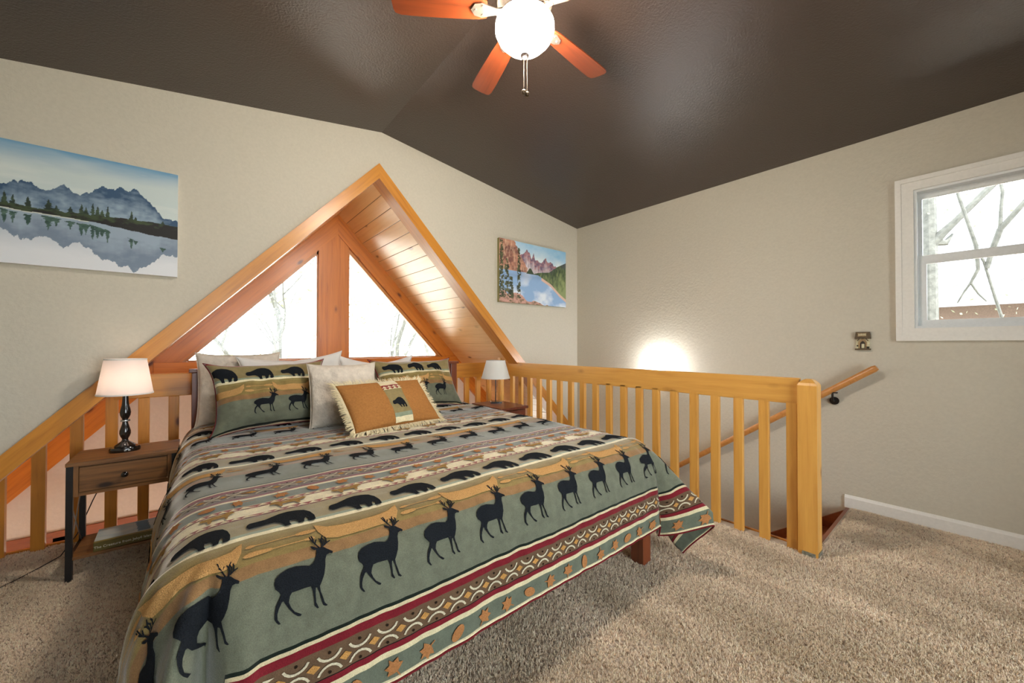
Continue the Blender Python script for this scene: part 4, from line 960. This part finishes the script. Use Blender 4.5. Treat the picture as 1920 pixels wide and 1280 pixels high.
MB().prism([(.014, .012), (-.014, .012), (-.014, .052), (0, .068), (.014, .052)], 0, -.016, -.014).build('doorway', 'plaque_dark', pq)
pl('figure', 'plaque_cream', -.006, .010, .014, .045, .016, .021)
for sx_ in (-1, 1):
    MB().prism([(sx_*.033, .068), (sx_*.028, .066), (sx_*.002, .098), (sx_*.006, .101)], 0, -.020, -.014).build('gable_trim', 'plaque_brown', pq)
pl('base_board', 'plaque_brown', -.043, .043, 0, .011, 0, .022)
pl('bucket', 'plaque_dark', .020, .036, .011, .026, .010, .018); pl('bucket', 'plaque_dark', -.034, -.024, .026, .036, .010, .014)

# ------------------------------------------------------------------ carpet pile
def pile():
    me = bpy.data.meshes.new('tuft'); v = []; f = []; r = random.Random(5)
    for k in range(4):
        a = r.uniform(0, 6.28); d = Vector((math.cos(a), math.sin(a), 0)); q = Vector((-d.y, d.x, 0)); c0 = Vector((r.uniform(-.0018, .0018), r.uniform(-.0018, .0018), -.001)); ln = Vector((r.uniform(-.003, .003), r.uniform(-.003, .003), 0))
        b = len(v); wd = .0011
        v += [c0-q*wd, c0+q*wd, c0+ln*.6+q*wd*1.1+Vector((0, 0, .005)), c0+ln*.6-q*wd*1.1+Vector((0, 0, .005)), c0+ln*1.5+Vector((0, 0, .0095))]
        f += [(b, b+1, b+2, b+3), (b+3, b+2, b+4)]
    me.from_pydata([tuple(p) for p in v], [], f); me.materials.append(MATS['carpet_tuft'])
    src = bpy.data.objects.new('tuft', me)
    reg = [(-1.0, .62, 3.57, 2.2), ]
    tri = [(-1.88, -.1), (.6, -.35), (3.77, -.6), (3.77, .60), (2.84, .60), (2.75, .60), (2.75, 3.56), (-1.0, 3.56), (-1.0, 3.27), (-1.88, 3.27)]
    base = link('carpet_pile', [(x, y, .0005) for x, y in tri], [tuple(range(len(tri)))], 'carpet_base')
    tag(base, 'beige flecked cut pile carpet covering the loft floor', 'carpet', kind='stuff')
    ng = bpy.data.node_groups.new('pile', 'GeometryNodeTree'); ng.interface.new_socket('Geometry', in_out='INPUT', socket_type='NodeSocketGeometry'); ng.interface.new_socket('Geometry', in_out='OUTPUT', socket_type='NodeSocketGeometry')
    N = ng.nodes; gi = N.new('NodeGroupInput'); go = N.new('NodeGroupOutput'); dp = N.new('GeometryNodeDistributePointsOnFaces'); dp.inputs['Density'].default_value = 32000
    oi = N.new('GeometryNodeObjectInfo'); oi.inputs['Object'].default_value = src; oi.inputs['As Instance'].default_value = True
    ip = N.new('GeometryNodeInstanceOnPoints'); rv = N.new('FunctionNodeRandomValue'); rv.data_type = 'FLOAT_VECTOR'; rv.inputs[0].default_value = (-.35, -.35, 0); rv.inputs[1].default_value = (.35, .35, 6.28)
    rs = N.new('FunctionNodeRandomValue'); rs.data_type = 'FLOAT'; rs.inputs[2].default_value = .8; rs.inputs[3].default_value = 1.5
    jo = N.new('GeometryNodeJoinGeometry'); L = ng.links.new
    L(gi.outputs[0], dp.inputs[0]); L(dp.outputs['Points'], ip.inputs['Points']); L(oi.outputs['Geometry'], ip.inputs['Instance']); L(rv.outputs[0], ip.inputs['Rotation']); L(rs.outputs[1], ip.inputs['Scale'])
    L(ip.outputs[0], jo.inputs[0]); L(gi.outputs[0], jo.inputs[0]); L(jo.outputs[0], go.inputs[0])
    md = base.modifiers.new('pile', 'NODES'); md.node_group = ng
pile()

# ------------------------------------------------------------------ outdoors
tag(MB().box(-40, 60, -30, 60, -3.2, -3.0).build('ground', 'ground_soil'), kind='structure')
def tree(name, label, base, segs, leafn, mat, seed, box_, lmat, size=.12):
    t = tag(empty(name, base), label, 'tree', 'trees seen through the gable window' if 'gable' in label else None); r = random.Random(seed)
    tr = MB()
    for pts, rad in segs: tr.tube(pts, rad, 8)
    tr.build('trunk', 'bark', t, smooth=True)
    lf = MB()
    for i in range(leafn):
        p = Vector([r.uniform(a, b) for a, b in box_]); 
        if noise.noise(p*.9+Vector((seed, 0, 0))) < -.02: continue
        d = Vector((r.gauss(0, 1), r.gauss(0, 1), r.gauss(0, 1))).normalized(); e = d.orthogonal().normalized()*size*r.uniform(.5, 1); g_ = d.cross(e).normalized()*size*.5*r.uniform(.5, 1)
        lf.add([p-e, p+g_, p+e, p-g_], [(0, 1, 2, 3)])
    o = lf.build('foliage', lmat, t, fix=False); o['kind'] = 'stuff'
    return t
def br(r, p, d, L, rad, depth, out):
    pts = [p]; rr = [rad]
    for i in range(4):
        d = (d+Vector((r.uniform(-.18, .18), r.uniform(-.18, .18), r.uniform(-.05, .15)))).normalized(); p = p+d*L/4; pts.append(p); rr.append(rad*(1-.14*(i+1)))
    out.append((pts, rr))
    if depth > 0:
        for k in range(3):
            q = pts[r.choice([2, 3, 4])]; dd = (d+Vector((r.uniform(-1, 1), r.uniform(-1, 1), r.uniform(-.2, .6)))).normalized(); br(r, q, dd, L*.65, rad*.45, depth-1, out)
for i, (x, y, h) in enumerate([(-2.5, 13, 8), (1.4, 12.5, 9), (5.5, 14, 8), (9.5, 17, 10), (-9, 20, 10)]):
    r = random.Random(40+i); seg = []; br(r, Vector((0, 0, -.0)), Vector((0, 0, 1)), h*.55, .16, 3, seg)
    tree('tree', ['leafy tree farthest left but one beyond the gable window', 'leafy tree beyond the gable window, just left of the centre post', 'leafy tree beyond the right pane of the gable window', 'tall tree farthest right beyond the gable window', 'distant leafy tree farthest left beyond the gable window'][i], (x, y, -3), seg, 2000, None, i, ((-1.5, 1.5), (-1.5, 1.5), (3.5, h)), 'leaf_pale', .11)
# tree by the side window: straight trunk at the left, one heavy limb and thin twigs
T0_ = Vector((6.6, .345, -3))
V_ = lambda *p: [Vector((x, y-.345, z+3)) for x, y, z in p]
sg = [(V_((0, .345, -3), (0, .345, 0), (0, .345, 2.4), (.02, .36, 5)), [.10, .075, .064, .055]),
      (V_((0, .33, 2.38), (0, .25, 2.50), (0, .13, 2.64), (.05, -.11, 2.95), (.1, -.45, 3.35)), [.05, .045, .034, .034, .028]),
      (V_((0, .33, 2.42), (.05, .22, 2.40), (.1, .17, 2.50)), [.05, .035, .012]),
      (V_((-1.2, .165, 2.9), (-1.2, .137, 2.789), (-1.2, .091, 2.552), (-1.2, 0, 2.116), (-1.2, -.01, 1.9), (-1.2, .033, 1.784)), [.007, .009, .013, .015, .013, .010]),
      (V_((-1.2, .033, 1.784), (-1.2, .075, 1.70), (-1.2, .113, 1.607)), [.009, .007, .005]), (V_((-1.2, .033, 1.784), (-1.2, -.01, 1.68), (-1.2, -.056, 1.607)), [.009, .007, .005]),
      (V_((-1.2, 0, 2.1), (-1.2, -.044, 1.96), (-1.2, -.10, 1.65), (-1.2, -.142, 1.437), (-1.2, -.18, 1.2)), [.006, .009, .010, .011, .012]),
      (V_((-1.2, -.06, 1.9), (-1.2, -.089, 2.051), (-1.2, -.134, 2.229), (-1.2, -.26, 2.426), (-1.2, -.45, 2.7)), [.016, .020, .022, .020, .018]), (V_((-1.2, -.134, 2.229), (-1.2, -.14, 2.4), (-1.2, -.15, 2.551), (-1.2, -.12, 2.8)), [.014, .012, .012, .010])]
t = tree('tree', 'mossy tree trunk with a heavy limb close outside the side window', T0_, sg, 900, None, 77, ((-.8, 1.4), (-1.6, .3), (4.3, 7)), 'leaf_pale', .028)
# neighbouring shed with a shingled roof
sh = tag(empty('shed', (9.3, -2.0, -3)), 'brown shed with a pale shingled roof outside the side window', 'shed')
MB().box(0, 4, -5, 6, 0, 4.85).build('wall', 'brown_siding', sh)
MB().prism([(-.5, 4.8), (-.5, 4.92), (2, 6.2), (4.5, 4.92), (4.5, 4.8), (2, 6.08)], 1, -5.4, 6.4).build('roof', 'shingle', sh)
for i in range(10): MB().box(-.5+.24*i, -.5+.24*i+.012, -5.4, 6.4, 4.93+.128*i*.96, 4.95+.128*i*.96).build('shingle_course', 'shingle', sh)
